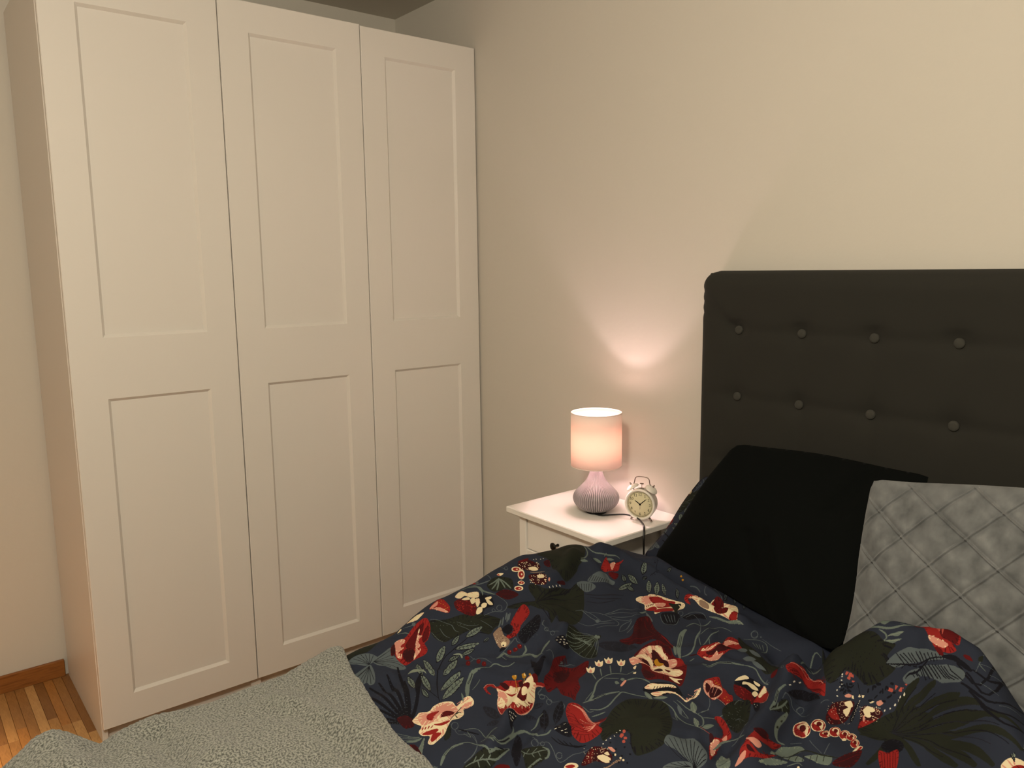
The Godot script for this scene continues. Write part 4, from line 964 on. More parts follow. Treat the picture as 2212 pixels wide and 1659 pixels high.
	[0,6,0,[408,944,411,951,406,960,397,964,390,962,387,954,392,945,401,942]],[0,10,0,[404,948,405,951,404,953,401,955,398,954,397,951,399,949,401,947]],[0,10,0,[441,949,452,964,452,977,440,979,425,970,412,952,412,940,424,938]],[0,6,0,[439,952,446,963,445,971,437,973,427,967,420,957,421,948,428,946]],[0,10,0,[436,956,439,959,439,963,436,963,433,961,430,957,430,954,433,954]],
	[0,10,0,[469,976,471,983,469,994,461,998,453,997,452,990,455,981,463,976]],[0,6,0,[467,979,469,984,465,990,461,995,457,995,455,989,458,983,463,978]],[0,10,0,[464,983,464,984,464,987,463,989,462,989,461,986,462,984,463,983]],[0,10,0,[483,997,486,1007,482,1019,472,1026,463,1023,460,1015,466,1003,475,996]],[0,6,0,[480,1002,482,1008,479,1016,472,1022,466,1021,465,1015,469,1007,475,1002]],
	[0,10,0,[477,1006,478,1009,477,1010,475,1013,473,1012,473,1010,474,1009,475,1006]],[0,10,0,[375,1029,372,1018,385,1004,388,1023]],[0,11,0,[375,1029,375,1020,386,1024]],[0,7,0,[402,1256,402,1221,429,1206,464,1208,497,1237,496,1254,474,1273,440,1279]],
	[2,6,4.9,[448,1250,418,1255,455,1277,449,1271,467,1216,458,1206,431,1241,438,1265,472,1239,419,1243,430,1265,428,1222,448,1277,418,1241,441,1209,437,1212,466,1226,435,1245,462,1226,449,1238,434,1258,458,1272,479,1240,440,1254,468,1220,433,1223,462,1230,445,1265,437,1259,448,1255,432,1243,468,1231,458,1262,429,1262,451,1258,465,1225,458,1259,455,1224,455,1232,408,1252]],
	[0,2,0,[393,1147,431,1128,445,1121,496,1153,497,1193,511,1222,434,1194,422,1160]],[0,10,0,[371,1228,354,1191,373,1182,398,1183,392,1202,397,1226]],[0,10,0,[387,1198,385,1172,396,1141,422,1160,417,1187]],[0,10,0,[407,1226,405,1197,424,1201,421,1222]],[0,10,0,[424,1201,420,1178,446,1196,452,1217]],[0,10,0,[431,1184,433,1166,463,1190,474,1212]],[0,10,0,[493,1233,479,1212,484,1198,501,1211,503,1233]],
	[0,10,0,[474,1193,467,1175,478,1169,491,1185,489,1199]],[0,10,0,[458,1156,464,1146,491,1152,485,1167]],[0,10,0,[441,1145,447,1122,458,1132,459,1153]],[0,6,0,[359,1335,332,1275,352,1270,399,1281,422,1291,432,1307,404,1323,377,1331]],[0,9,0,[360,1336,347,1290,370,1310]],[0,9,0,[367,1331,390,1311,430,1305,406,1321]],[1,7,2.5,[373,1329,378,1310]],
	[2,12,3.8,[363,1294,373,1295,384,1292,397,1294,361,1282,410,1301,411,1294]],[1,5,2.5,[440,1100,480,1095,508,1101,527,1123,531,1146,520,1172,519,1218]],[1,5,2.5,[517,1133,523,1141,523,1151,517,1155,509,1151,503,1141,502,1132,508,1128,517,1133]],[1,5,2.1,[517,1165,520,1170,520,1175,518,1178,513,1176,509,1171,509,1166,513,1164,517,1165]],[1,3,8.3,[353,1154,377,1121,404,1121,444,1103]],
	[1,3,5.2,[316,1193,348,1178,352,1141]],[1,3,4.5,[378,1126,404,1128,422,1140]],[1,5,7.2,[352,1141,368,1097,378,1064]],[0,6,0,[319,1106,317,1088,350,1107,343,1118]],[0,5,0,[355,1102,339,1092,326,1085,316,1082,322,1094,327,1100,339,1107,351,1110,358,1106]],[0,1,0,[389,1091,379,1045,423,1002,463,1030,442,1048,439,1078,425,1098]],[1,3,5.8,[394,1037,397,1063,394,1087]],
	[1,3,5.8,[394,1037,409,1065,418,1093]],[1,3,5.8,[394,1037,415,1058,432,1081]],[1,3,5.8,[394,1037,418,1041,440,1047]],[1,3,5.8,[394,1037,424,1031,456,1032]],[0,8,0,[443,1095,446,1049,494,1031,494,1076,470,1091]],[1,7,1.6,[446,1094,465,1062,491,1036]],[1,5,2.3,[345,981,371,983,376,974]],[1,5,2.3,[373,972,378,978,377,984,372,985,365,981,358,973,360,968,366,968,373,972]],
	[1,5,2.6,[332,1042,366,1055,377,1060]],[0,6,0,[584,1153,544,1058,588,1068,622,1141,642,1173,645,1214,631,1219,627,1185,604,1163]],[0,7,0,[608,1176,610,1179,609,1180,606,1181,604,1180,603,1178,603,1175,605,1174]],[0,7,0,[621,1180,623,1184,622,1186,621,1186,618,1185,616,1182,616,1180,619,1180]],[0,7,0,[629,1165,630,1167,629,1168,627,1168,625,1167,624,1166,624,1163,626,1163]],
	[0,7,0,[620,1157,622,1160,621,1160,619,1161,616,1160,614,1157,615,1154,617,1154]],[0,7,0,[635,1195,637,1199,637,1200,634,1201,632,1199,631,1198,631,1195,633,1194]],[0,7,0,[610,1155,612,1158,611,1160,610,1160,607,1159,605,1156,605,1154,608,1154]],[0,7,0,[642,1193,643,1197,643,1199,641,1199,639,1199,637,1196,638,1193,639,1193]],
	[0,7,0,[634,1200,636,1203,636,1206,633,1206,632,1206,630,1203,630,1200,632,1199]],[0,7,0,[637,1200,638,1203,638,1206,636,1206,633,1205,632,1202,632,1199,634,1199]],[0,7,0,[604,1151,606,1153,605,1154,603,1155,600,1154,599,1152,599,1149,601,1148]],[0,7,0,[614,1172,615,1173,614,1175,612,1175,609,1174,608,1173,608,1170,610,1169]],
	[0,7,0,[643,1185,644,1186,644,1187,641,1188,638,1187,638,1186,638,1184,640,1183]],[0,7,0,[619,1149,621,1153,620,1154,617,1154,615,1153,613,1150,613,1147,615,1147]],[0,7,0,[641,1184,643,1186,642,1187,640,1187,638,1187,637,1185,637,1183,638,1181]],[0,7,0,[634,1194,637,1198,636,1199,633,1200,632,1199,630,1196,630,1194,632,1193]],
	[0,7,0,[623,1182,625,1186,624,1187,622,1187,620,1186,618,1183,618,1180,621,1180]],[0,7,0,[627,1173,628,1176,628,1179,626,1179,623,1177,621,1174,622,1173,625,1173]],[0,7,0,[614,1145,615,1147,615,1149,612,1149,610,1147,608,1146,608,1143,611,1143]],[0,7,0,[644,1200,645,1203,644,1205,644,1206,641,1205,639,1202,639,1199,642,1199]],
	[0,7,0,[648,1187,650,1191,650,1193,648,1193,645,1192,644,1190,644,1187,646,1186]],[0,7,0,[607,1167,609,1171,609,1173,607,1173,604,1172,602,1169,603,1167,605,1167]],[0,7,0,[642,1184,643,1186,642,1187,640,1188,638,1187,637,1186,637,1183,639,1182]],[0,7,0,[600,1148,603,1151,602,1153,600,1153,598,1153,595,1149,596,1147,599,1147]],
	[0,7,0,[638,1186,639,1188,639,1192,638,1192,634,1191,633,1187,633,1186,636,1186]],[0,13,0,[598,1242,583,1201,621,1221,649,1220,661,1239,661,1265,646,1271,611,1258]],
	[2,8,3,[608,1200,644,1258,637,1234,622,1251,626,1241,601,1215,628,1223,627,1254,601,1224,598,1207,638,1226,643,1265,597,1207,603,1204,627,1250,649,1251,612,1208,603,1213,626,1226,602,1207,623,1234,627,1263,646,1231,610,1198,633,1237,639,1252,600,1218,645,1246,631,1249,643,1270,605,1193,649,1251,600,1213,631,1229]],
	[2,10,2.4,[600,1222,638,1263,629,1241,624,1228,643,1238,627,1264,621,1258,649,1237,644,1264,632,1259,606,1205,627,1251,618,1204,644,1256,638,1265,644,1241,631,1250,611,1242,611,1207,605,1215,639,1233,638,1268,638,1239,635,1267,626,1226,633,1265]],[0,10,0,[655,1240,659,1247,658,1256,654,1259,648,1258,644,1251,644,1243,649,1238]],
	[0,2,0,[655,1251,656,1252,656,1253,655,1256,653,1256,652,1252,652,1251,654,1250]],[0,2,0,[596,1206,585,1165,613,1173,627,1207]],[0,2,0,[657,1265,665,1251,667,1280]],[1,5,4.9,[584,1211,556,1173]],[1,5,4.9,[579,1190,552,1158]],[1,5,4.9,[564,1160,543,1134]],[1,5,4.9,[572,1153,550,1125]],[1,5,4.9,[575,1164,550,1133]],[0,2,0,[648,1181,634,1133,614,1062,629,1057,667,1099,679,1147,684,1189]],
	[2,5,1.6,[660,1161,650,1121,640,1123,672,1151,650,1124,682,1144,646,1153,668,1114,624,1126,664,1126,610,1127,650,1147,640,1125,650,1152,656,1110,662,1146,663,1154,618,1141,633,1106,643,1161,664,1138,655,1104,683,1127,657,1097,653,1169,612,1119,671,1130,636,1101,646,1107,663,1142,641,1133,672,1121,638,1088,644,1100,656,1150,669,1123,656,1134,641,1111,646,1136,635,1148]],
	[1,3,10.3,[689,1312,678,1274,697,1266,715,1238,733,1199,805,1226]],[1,2,1.6,[680,1274,699,1266,717,1238,735,1199]],[1,15,1.6,[677,1276,695,1266,712,1238,729,1199]],[1,3,7.5,[798,1226,748,1153,728,1113]],[1,3,6.3,[713,1221,706,1200,690,1190]],[1,3,3.9,[685,1288,712,1291]],[1,5,2.3,[681,1298,667,1252,656,1220,652,1224]],[1,5,2.3,[660,1224,653,1198,666,1202,676,1197]],
	[0,7,0,[685,1245,689,1252,689,1258,684,1261,678,1258,674,1252,675,1245,679,1241]],[0,7,0,[688,1220,690,1226,690,1233,685,1237,679,1233,677,1227,678,1221,683,1219]],[0,7,0,[687,1200,690,1206,689,1213,684,1216,678,1213,675,1207,677,1201,682,1199]],[2,11,3.5,[680,1246,683,1223,682,1203]],[1,5,2.7,[653,1060,664,1083,675,1083,685,1084,692,1076,702,1071,723,1064]],
	[1,5,2.4,[684,1075,688,1081,689,1089,688,1094,684,1093,680,1086,678,1078,679,1072,684,1075]],[1,5,2.4,[714,1075,718,1082,716,1087,708,1085,700,1081,696,1073,698,1068,706,1069,714,1075]],[0,10,0,[328,1416,333,1383,356,1357,362,1395]],[0,10,0,[340,1465,327,1442,342,1447]],[1,5,3.7,[341,1440,363,1422,368,1403]],[0,5,0,[374,1408,376,1413,374,1416,367,1418,361,1415,355,1409,359,1406,366,1405]],
	[1,3,3.6,[351,1468,366,1453,384,1444]],[1,5,2.1,[888,1312,898,1337,905,1312,937,1316,952,1304]],[1,5,2.1,[906,1318,910,1324,909,1331,907,1336,904,1337,900,1330,899,1322,902,1317,906,1318]],[1,5,2.1,[935,1317,938,1324,938,1330,929,1330,921,1325,917,1318,920,1312,926,1311,935,1317]],[1,5,2.3,[974,1309,990,1322,995,1337]],[1,5,2.3,[789,1191,783,1168,796,1168,808,1180]],
	[0,2,0,[1043,1456,1028,1429,1005,1402,980,1380,943,1356,955,1383,974,1406,1001,1430,1041,1458]],[1,0,1.6,[1041,1457,950,1364]],[1,0,1.6,[1031,1446,1012,1435]],[1,0,1.6,[1031,1446,1029,1436]],[1,0,1.6,[1002,1418,983,1410]],[1,0,1.6,[1002,1418,1005,1408]],[1,0,1.6,[985,1399,963,1390]],[1,0,1.6,[985,1399,987,1389]],[1,0,1.6,[963,1378,946,1371]],[1,0,1.6,[963,1378,966,1369]],
	[0,2,0,[1032,1402,1024,1375,1011,1351,991,1327,958,1300,965,1328,983,1357,1003,1383,1028,1402]],[1,0,1.6,[1029,1402,966,1311]],[1,0,1.6,[1021,1389,1010,1385]],[1,0,1.6,[1021,1389,1022,1382]],[1,0,1.6,[1007,1370,993,1363]],[1,0,1.6,[1007,1370,1011,1359]],[1,0,1.6,[994,1350,974,1339]],[1,0,1.6,[994,1350,996,1338]],[1,0,1.6,[976,1325,960,1317]],[1,0,1.6,[976,1325,980,1317]],
	[0,15,0,[921,1512,879,1483,860,1480,848,1488,840,1503,864,1516,882,1520,899,1518,923,1517]],[1,0,1.6,[922,1515,847,1502]],[1,0,1.6,[901,1504,897,1511]],[1,0,1.6,[901,1504,886,1492]],[1,0,1.6,[881,1500,881,1513]],[1,0,1.6,[881,1500,866,1487]],[1,0,1.6,[867,1500,867,1514]],[1,0,1.6,[867,1500,853,1488]],[1,0,1.6,[853,1501,854,1513]],[1,0,1.6,[853,1501,843,1492]],
	[0,15,0,[938,1530,914,1522,907,1528,908,1540,914,1554,923,1549,934,1546,943,1543,943,1534]],[1,0,1.6,[942,1532,914,1550]],[1,0,1.6,[933,1532,939,1538]],[1,0,1.6,[933,1532,923,1527]],[1,0,1.6,[924,1533,931,1541]],[1,0,1.6,[924,1533,912,1529]],[1,0,1.6,[919,1539,925,1546]],[1,0,1.6,[919,1539,909,1536]],[1,0,1.6,[915,1546,921,1552]],[1,0,1.6,[915,1546,909,1546]],
	[0,15,0,[927,1390,928,1377,928,1365,927,1353,921,1338,916,1350,916,1363,920,1376,926,1392]],[1,0,1.6,[927,1391,921,1343]],[1,0,1.6,[925,1383,921,1377]],[1,0,1.6,[925,1383,927,1381]],[1,0,1.6,[922,1370,919,1366]],[1,0,1.6,[922,1370,926,1369]],[1,0,1.6,[922,1360,917,1353]],[1,0,1.6,[922,1360,926,1357]],[1,0,1.6,[921,1350,917,1344]],[1,0,1.6,[921,1350,926,1348]],
	[0,15,0,[947,1444,950,1436,954,1428,956,1416,961,1405,948,1403,942,1412,942,1425,944,1442]],[1,0,1.6,[945,1444,957,1407]],[1,0,1.6,[945,1435,943,1429]],[1,0,1.6,[945,1435,949,1436]],[1,0,1.6,[946,1425,943,1416]],[1,0,1.6,[946,1425,950,1428]],[1,0,1.6,[949,1416,946,1408]],[1,0,1.6,[949,1416,954,1420]],[1,0,1.6,[953,1410,950,1403]],[1,0,1.6,[953,1410,959,1414]],
	[0,15,0,[810,971,855,977,880,958,887,918,900,882,859,878,837,902,821,932,805,965]],[1,0,1.6,[808,969,893,892]],[1,0,1.6,[827,962,823,949]],[1,0,1.6,[827,962,840,970]],[1,0,1.6,[846,944,837,920]],[1,0,1.6,[846,944,867,959]],[1,0,1.6,[860,919,852,895]],[1,0,1.6,[860,919,878,931]],[1,0,1.6,[873,895,870,878]],[1,0,1.6,[873,895,891,907]],
	[0,2,0,[988,1510,1001,1503,1052,1553,1085,1599,1058,1588,1034,1572]],[0,2,0,[751,1223,819,1265,817,1222,836,1253,864,1302,853,1309,830,1294]],[0,7,0,[843,1229,806,1173,779,1091,819,1167,817,1127,837,1102,852,1064,900,1130,920,1186,957,1220,972,1252,989,1277,969,1273,934,1274,895,1255,900,1293,878,1291,859,1268]],[0,8,0,[853,1226,827,1153,844,1142,877,1199,875,1234]],
	[1,5,2.6,[817,1165,811,1124,807,1097,825,1096]],[1,5,2.6,[803,1140,804,1133,811,1151]],[0,10,0,[847,1455,824,1428,803,1417,797,1403,796,1376,841,1353,873,1367,858,1322,865,1310,876,1319,893,1344,910,1363,927,1391,942,1433,943,1463,926,1478,908,1479,922,1503,882,1478]],[0,6,0,[791,1414,795,1400,791,1371,835,1347,871,1382,831,1390,826,1404,808,1409]],
	[0,8,0,[786,1389,796,1376,825,1383,826,1395,809,1396]],[0,8,0,[836,1358,851,1356,870,1371,880,1390]],[0,10,0,[827,1388,820,1375,853,1381,873,1384,884,1405,839,1403]],[0,6,0,[833,1407,878,1406,874,1415,848,1410]],[0,7,0,[896,1420,869,1369,879,1352,893,1376,910,1398,914,1420]],[0,10,0,[879,1384,885,1371,895,1376,901,1394,899,1404]],[0,10,0,[869,1369,862,1342,865,1324,880,1343,887,1359,876,1352]],
	[0,7,0,[859,1324,858,1310,864,1305,879,1320,876,1331,867,1327]],[0,6,0,[877,1324,876,1292,884,1295,882,1310,885,1327]],[0,6,0,[780,1448,773,1427,780,1410,804,1416,783,1423,785,1441,797,1447,813,1448,802,1455]],[0,9,0,[812,1419,830,1409,857,1422,875,1442,848,1431,837,1431,847,1448]],
	[0,6,0,[857,1463,871,1466,883,1459,873,1445,910,1468,908,1448,931,1453,924,1429,926,1415,915,1376,928,1398,943,1441,943,1468,926,1478,911,1482,919,1502,886,1482]],[1,9,2,[842,1448,861,1465,889,1482,922,1502,912,1480,927,1477,943,1463,942,1440,930,1401,912,1367]],[1,9,1.9,[780,1448,771,1426,779,1409,801,1415]],[1,9,2.6,[887,1338,883,1324,884,1300]],[1,10,1.6,[860,1456,875,1468]],
	[1,10,1.6,[869,1448,890,1466]],[1,10,1.6,[889,1451,913,1474]],[1,10,1.6,[919,1467,933,1479]],[1,10,1.6,[925,1457,933,1464]],[1,10,1.6,[924,1442,932,1448]],[1,10,1.6,[926,1429,932,1435]],[1,10,1.6,[921,1410,928,1417]],[1,10,1.6,[919,1393,926,1400]],[0,12,0,[807,1337,814,1346,810,1351,804,1351,794,1346,790,1338,791,1332,798,1331]],
	[0,12,0,[848,1336,852,1343,846,1344,834,1339,818,1327,816,1322,818,1318,837,1329]],[0,10,0,[801,1335,805,1340,806,1342,801,1340,799,1339,796,1335,797,1334,799,1334]],[0,10,0,[841,1332,842,1335,841,1336,838,1334,831,1330,829,1327,830,1326,837,1330]],[1,12,1.8,[813,1349,875,1397]],[1,12,1.8,[847,1344,871,1368]],[1,12,1.6,[836,1365,868,1402]],
	[0,12,0,[857,1325,859,1329,858,1331,854,1331,852,1330,849,1326,851,1324,853,1324]],[0,2,0,[927,1485,943,1468,953,1478,962,1497,978,1519,962,1512]],[1,14,1.6,[938,1488,942,1491]],[1,14,1.6,[942,1485,945,1486]],[1,14,1.6,[945,1480,949,1481]],[1,14,1.6,[947,1496,951,1497]],[1,14,1.6,[951,1491,955,1494]],[1,14,1.6,[955,1500,959,1502]],[1,14,1.6,[954,1489,956,1490]],[1,14,1.6,[959,1499,961,1500]],
	[1,14,1.6,[949,1475,951,1478]],[0,1,0,[734,1039,693,971,722,968,751,958,779,923,793,943,795,970,839,1005,856,1036,838,1048,781,1032,757,1051,746,1055]],[1,3,1.6,[779,938,739,957,716,1009]],[1,3,1.6,[779,938,745,965,727,1027]],[1,3,1.6,[779,938,750,974,735,1039]],[1,3,1.6,[779,938,757,979,745,1048]],[1,3,1.6,[779,938,765,983,753,1042]],[1,3,1.6,[779,938,770,977,762,1032]],
	[1,3,1.6,[779,938,783,979,780,1028]],[1,3,1.6,[779,938,797,981,814,1037]],[1,3,1.6,[779,938,808,978,844,1043]],[1,3,1.6,[779,938,811,970,846,1021]],[1,3,2,[734,1039,747,1056,757,1047,781,1032,838,1048,856,1036]],[0,3,0,[786,931,789,937,788,941,784,942,779,938,776,933,777,929,781,928]],[0,3,0,[777,934,780,939,779,944,774,944,770,941,768,936,768,931,773,931]],[1,3,1.6,[732,1013,750,990,779,963]],
	[1,3,1.6,[734,1003,754,987,781,967]],[1,3,1.6,[739,994,759,984,785,970]],[1,3,1.6,[744,987,763,983,788,975]],[1,3,1.6,[750,982,769,983,791,977]],[1,3,1.6,[757,977,775,981,795,983]],[0,2,0,[739,1101,736,1057,746,1047,762,1059,758,1100]],[1,14,2,[738,1087,740,1081]],[1,14,2.1,[740,1068,740,1061]],[1,14,2,[746,1101,747,1095]],[1,14,2,[746,1083,746,1075]],[1,14,2.1,[745,1065,745,1056]],
	[1,14,2,[753,1094,752,1085]],[1,14,2,[751,1073,750,1064]],[1,14,2,[755,1075,754,1065]],[1,14,2.1,[751,1059,751,1051]],[1,3,5.3,[1026,1261,1007,1218,974,1165,964,1123]],[1,3,4.1,[964,1123,966,1079,992,1047]],[1,3,3.6,[956,1122,916,1082]],[1,3,3.6,[962,1086,925,1046]],[1,3,3.6,[970,1051,943,1014]],[1,3,3.6,[957,1149,911,1116]],[1,3,3.5,[971,1127,996,1089]],
	[0,10,0,[877,1103,888,1104,882,1090,893,1095,898,1087,914,1109,911,1122,899,1122]],[0,9,0,[903,1119,894,1102,908,1110,909,1120]],[0,10,0,[872,1057,884,1061,880,1047,892,1054,894,1044,912,1067,907,1077,893,1076]],[0,9,0,[898,1075,892,1061,906,1069,905,1075]],[0,10,0,[887,1029,897,1029,891,1014,902,1019,902,1007,919,1030,917,1044,907,1046]],[0,9,0,[909,1042,902,1027,915,1033,915,1042]],
	[0,10,0,[916,1003,923,1000,916,983,926,987,926,974,943,999,943,1015,933,1017]],[0,9,0,[935,1013,927,995,939,1002,940,1012]],[0,10,0,[971,992,968,972,983,997]],[0,10,0,[997,1027,999,1013,1008,1027]],[1,9,6.9,[1023,1114,1013,1078]],[1,3,2.7,[992,1047,990,1010]],[0,3,0,[1001,1090,1007,1092,1010,1092,1011,1087,1008,1078,1002,1076,999,1078,998,1081,1000,1088]],
	[0,3,0,[1001,1116,1006,1120,1011,1120,1012,1115,1013,1109,1007,1106,1004,1106,1000,1108,1000,1114]],[1,3,7.7,[1019,1275,1030,1245,1030,1193,1039,1140]],[1,2,1.6,[1033,1245,1032,1193]],[1,15,1.6,[1028,1245,1028,1193]],[1,3,6.7,[1026,1261,1017,1228]],[1,3,4.6,[1056,1288,1070,1258,1072,1220,1052,1163,1044,1135,1061,1118,1100,1091]],[1,3,4,[1078,1305,1084,1257]],
	[1,3,2.2,[1032,1292,1060,1299,1065,1284]],[1,3,2.3,[1015,1262,999,1212]],[1,3,6.9,[1015,1076,1024,1051,1051,1036,1068,1035]],[1,2,1.6,[1026,1052,1052,1036]],[1,15,1.6,[1022,1052,1051,1036]],[0,6,0,[1003,1330,986,1301,998,1287,1030,1293,1066,1313,1101,1324,1107,1304,1102,1271,1125,1332,1138,1334,1147,1349,1148,1379,1141,1410,1123,1416,1089,1402,1048,1368,1023,1350]],
	[1,7,1.6,[1017,1338,1040,1336,1092,1363]],[1,7,1.6,[1029,1350,1051,1343,1102,1369]],[1,7,1.6,[1041,1358,1063,1350,1108,1369]],[1,7,1.6,[1053,1369,1082,1366,1113,1369]],[1,7,1.6,[1070,1385,1098,1378,1119,1369]],[1,7,1.6,[1085,1398,1106,1382,1125,1370]],[1,7,1.6,[1092,1404,1116,1388,1131,1371]],[1,9,1.6,[996,1299,1035,1305,1074,1323,1110,1334,1112,1310]],
	[1,9,1.6,[1003,1298,1039,1305,1076,1320,1111,1332,1112,1310]],[1,9,1.6,[1010,1297,1042,1305,1078,1319,1113,1331,1112,1310]],[1,9,1.6,[1016,1297,1046,1304,1079,1317,1113,1330,1112,1310]],[1,9,1.6,[1119,1336,1093,1339,1062,1337]],[1,9,1.6,[1119,1336,1104,1347,1080,1350]],[1,9,1.6,[1119,1336,1113,1356,1102,1370]],[1,9,1.6,[1119,1336,1117,1357,1109,1372]],[1,9,1.6,[1119,1336,1120,1356,1118,1371]],
	[1,9,1.6,[1119,1336,1122,1353,1120,1365]],[1,7,2.2,[1112,1310,1101,1270]],[0,2,0,[1052,1429,1038,1384,1051,1370,1091,1402,1102,1420,1073,1431]],[1,14,1.9,[1056,1431,1056,1422]],[1,14,1.9,[1048,1409,1050,1401]],[1,14,2,[1047,1385,1046,1377]],[1,14,1.9,[1060,1419,1059,1409]],[1,14,1.9,[1057,1403,1059,1396]],[1,14,1.9,[1071,1421,1073,1416]],[1,14,1.9,[1075,1411,1077,1405]],
	[1,14,1.9,[1081,1417,1085,1411]],[1,2,3.7,[1070,1458,1105,1462,1133,1441]],[1,2,3.7,[1086,1452,1117,1454,1138,1430]],[1,2,3.7,[1102,1446,1128,1447,1145,1421]],[1,2,3.7,[1117,1439,1138,1439,1150,1412]],[1,3,8.4,[975,1626,985,1610,1016,1608,1016,1585,999,1546,982,1505]],[1,2,1.6,[988,1612,1016,1607,1016,1584,999,1545]],[1,15,1.6,[977,1604,1015,1609,1015,1586,999,1547]],
	[1,3,7.4,[982,1505,980,1464,1040,1479]],[1,2,1.6,[982,1464]],[1,15,1.6,[979,1464]],[1,3,4.8,[1040,1479,1053,1459,1051,1440]],[1,3,3.9,[978,1609,953,1569,968,1562]],[1,3,5.9,[984,1449,983,1430,961,1396]],[1,2,1.6,[984,1431]],[1,15,1.6,[979,1429]],[1,3,3,[960,1396,955,1373]],[1,3,3.2,[972,1507,980,1514,997,1543]],[1,3,5.1,[992,1617,1019,1620]],
	[1,5,2.1,[1022,1482,1062,1497,1079,1481,1111,1493,1136,1507,1152,1506,1152,1464,1159,1443,1164,1417]],[1,5,2.1,[1060,1498,1067,1507,1063,1514,1054,1513,1042,1506,1035,1496,1041,1491,1050,1491,1060,1498]],[1,5,1.9,[1077,1492,1080,1497,1079,1501,1074,1501,1068,1498,1065,1493,1066,1488,1072,1488,1077,1492]],
	[1,5,2.1,[1136,1488,1141,1494,1140,1501,1134,1503,1128,1500,1124,1493,1125,1487,1131,1484,1136,1488]],[0,8,0,[1190,1474,1166,1419,1171,1393,1198,1384,1226,1397,1233,1414,1214,1429,1203,1461]],[0,7,0,[1186,1461,1172,1426,1174,1406,1203,1452]],[0,10,0,[1193,1417,1201,1401,1225,1403,1231,1415,1209,1423]],[0,10,0,[1200,1398,1203,1389,1216,1396]],
	[1,13,1.8,[1193,1390,1195,1394,1194,1397,1190,1399,1186,1396,1185,1392,1186,1389,1190,1388,1193,1390]],
	[2,10,2.3,[1182,1386,1205,1450,1198,1383,1226,1414,1186,1396,1175,1403,1178,1397,1172,1407,1192,1400,1218,1412,1183,1444,1193,1395,1192,1383,1190,1435,1220,1419,1202,1424,1230,1414,1180,1422,1203,1402,1187,1457,1172,1407,1166,1405,1200,1383,1186,1464,1186,1431,1177,1416,1220,1406,1198,1442,1215,1416,1183,1416,1209,1396,1187,1429,1199,1405,1192,1461,1178,1436,1166,1407,1174,1427,1155,1424,1187,1410,1163,1433,1192,1448,1225,1412,1209,1396,1181,1436,1197,1453,1180,1435,1181,1394,1199,1402,1200,1406,1190,1386,1184,1439,1168,1435,1187,1390,1193,1429,1170,1423,1207,1434,1208,1434,1175,1402,1209,1395,1176,1438]],
	[2,14,3.7,[1178,1376,1178,1364,1185,1355,1184,1338,1175,1318,1174,1303]],[0,11,0,[1192,1310,1194,1314,1192,1318,1190,1319,1186,1317,1183,1312,1184,1308,1187,1305]],[0,11,0,[1204,1311,1207,1316,1205,1319,1203,1322,1198,1318,1197,1314,1198,1310,1201,1309]],[0,11,0,[1209,1324,1212,1329,1211,1333,1208,1335,1204,1331,1203,1328,1203,1324,1206,1323]],
	[0,11,0,[1185,1293,1187,1298,1186,1302,1184,1303,1180,1300,1178,1296,1179,1292,1181,1291]],[0,11,0,[1193,1315,1195,1320,1195,1324,1192,1324,1188,1323,1186,1317,1186,1313,1189,1312]],[0,9,0,[1196,1379,1207,1375,1219,1376,1217,1385]],[0,10,0,[1228,1384,1231,1389,1230,1391,1228,1392,1226,1390,1225,1388,1224,1385,1226,1383]],
	[0,10,0,[1241,1377,1243,1382,1243,1383,1241,1386,1238,1383,1237,1382,1237,1377,1239,1377]],[0,10,0,[1250,1378,1252,1382,1251,1384,1249,1385,1247,1383,1245,1381,1245,1377,1248,1377]],[1,13,5.8,[1233,1436,1244,1414,1244,1384]],[2,2,2.2,[1233,1432,1235,1427,1237,1423,1240,1419,1243,1416,1245,1411,1245,1405,1244,1397,1243,1389]],[0,10,0,[1168,1513,1165,1495,1178,1480,1190,1485,1191,1504,1178,1520]],
	[0,6,0,[1169,1511,1174,1492,1185,1491,1182,1507]],[0,7,0,[1063,1658,1060,1636,1066,1613,1075,1619]],[0,2,0,[1195,1363,1196,1366,1195,1368,1192,1368,1191,1366,1190,1364,1192,1363,1192,1363]],[0,2,0,[1216,1367,1217,1370,1217,1372,1217,1374,1215,1373,1214,1370,1214,1369,1214,1366]],[0,2,0,[1238,1370,1239,1373,1238,1376,1237,1376,1235,1376,1234,1372,1233,1370,1236,1369]],
	[0,2,0,[1263,1381,1265,1383,1263,1385,1262,1385,1260,1383,1259,1382,1259,1380,1261,1378]],[0,2,0,[1238,1326,1239,1329,1238,1331,1237,1332,1235,1331,1234,1328,1234,1325,1236,1325]],[0,2,0,[1227,1390,1229,1393,1227,1396,1226,1396,1224,1394,1222,1392,1223,1390,1226,1389]],[0,2,0,[1249,1396,1250,1398,1251,1402,1249,1403,1248,1402,1246,1399,1246,1395,1247,1395]],
	[0,2,0,[1223,1341,1224,1343,1223,1346,1222,1346,1220,1345,1219,1343,1219,1341,1221,1339]],[0,2,0,[1248,1350,1249,1351,1248,1355,1247,1355,1244,1353,1243,1350,1243,1349,1246,1348]],[0,2,0,[1233,1410,1236,1412,1234,1413,1231,1413,1228,1411,1227,1409,1231,1409,1232,1409]],[0,1,0,[1037,1741,1015,1689,1011,1664,1034,1646,1035,1613,1028,1573,1047,1630,1055,1649,1062,1692]],
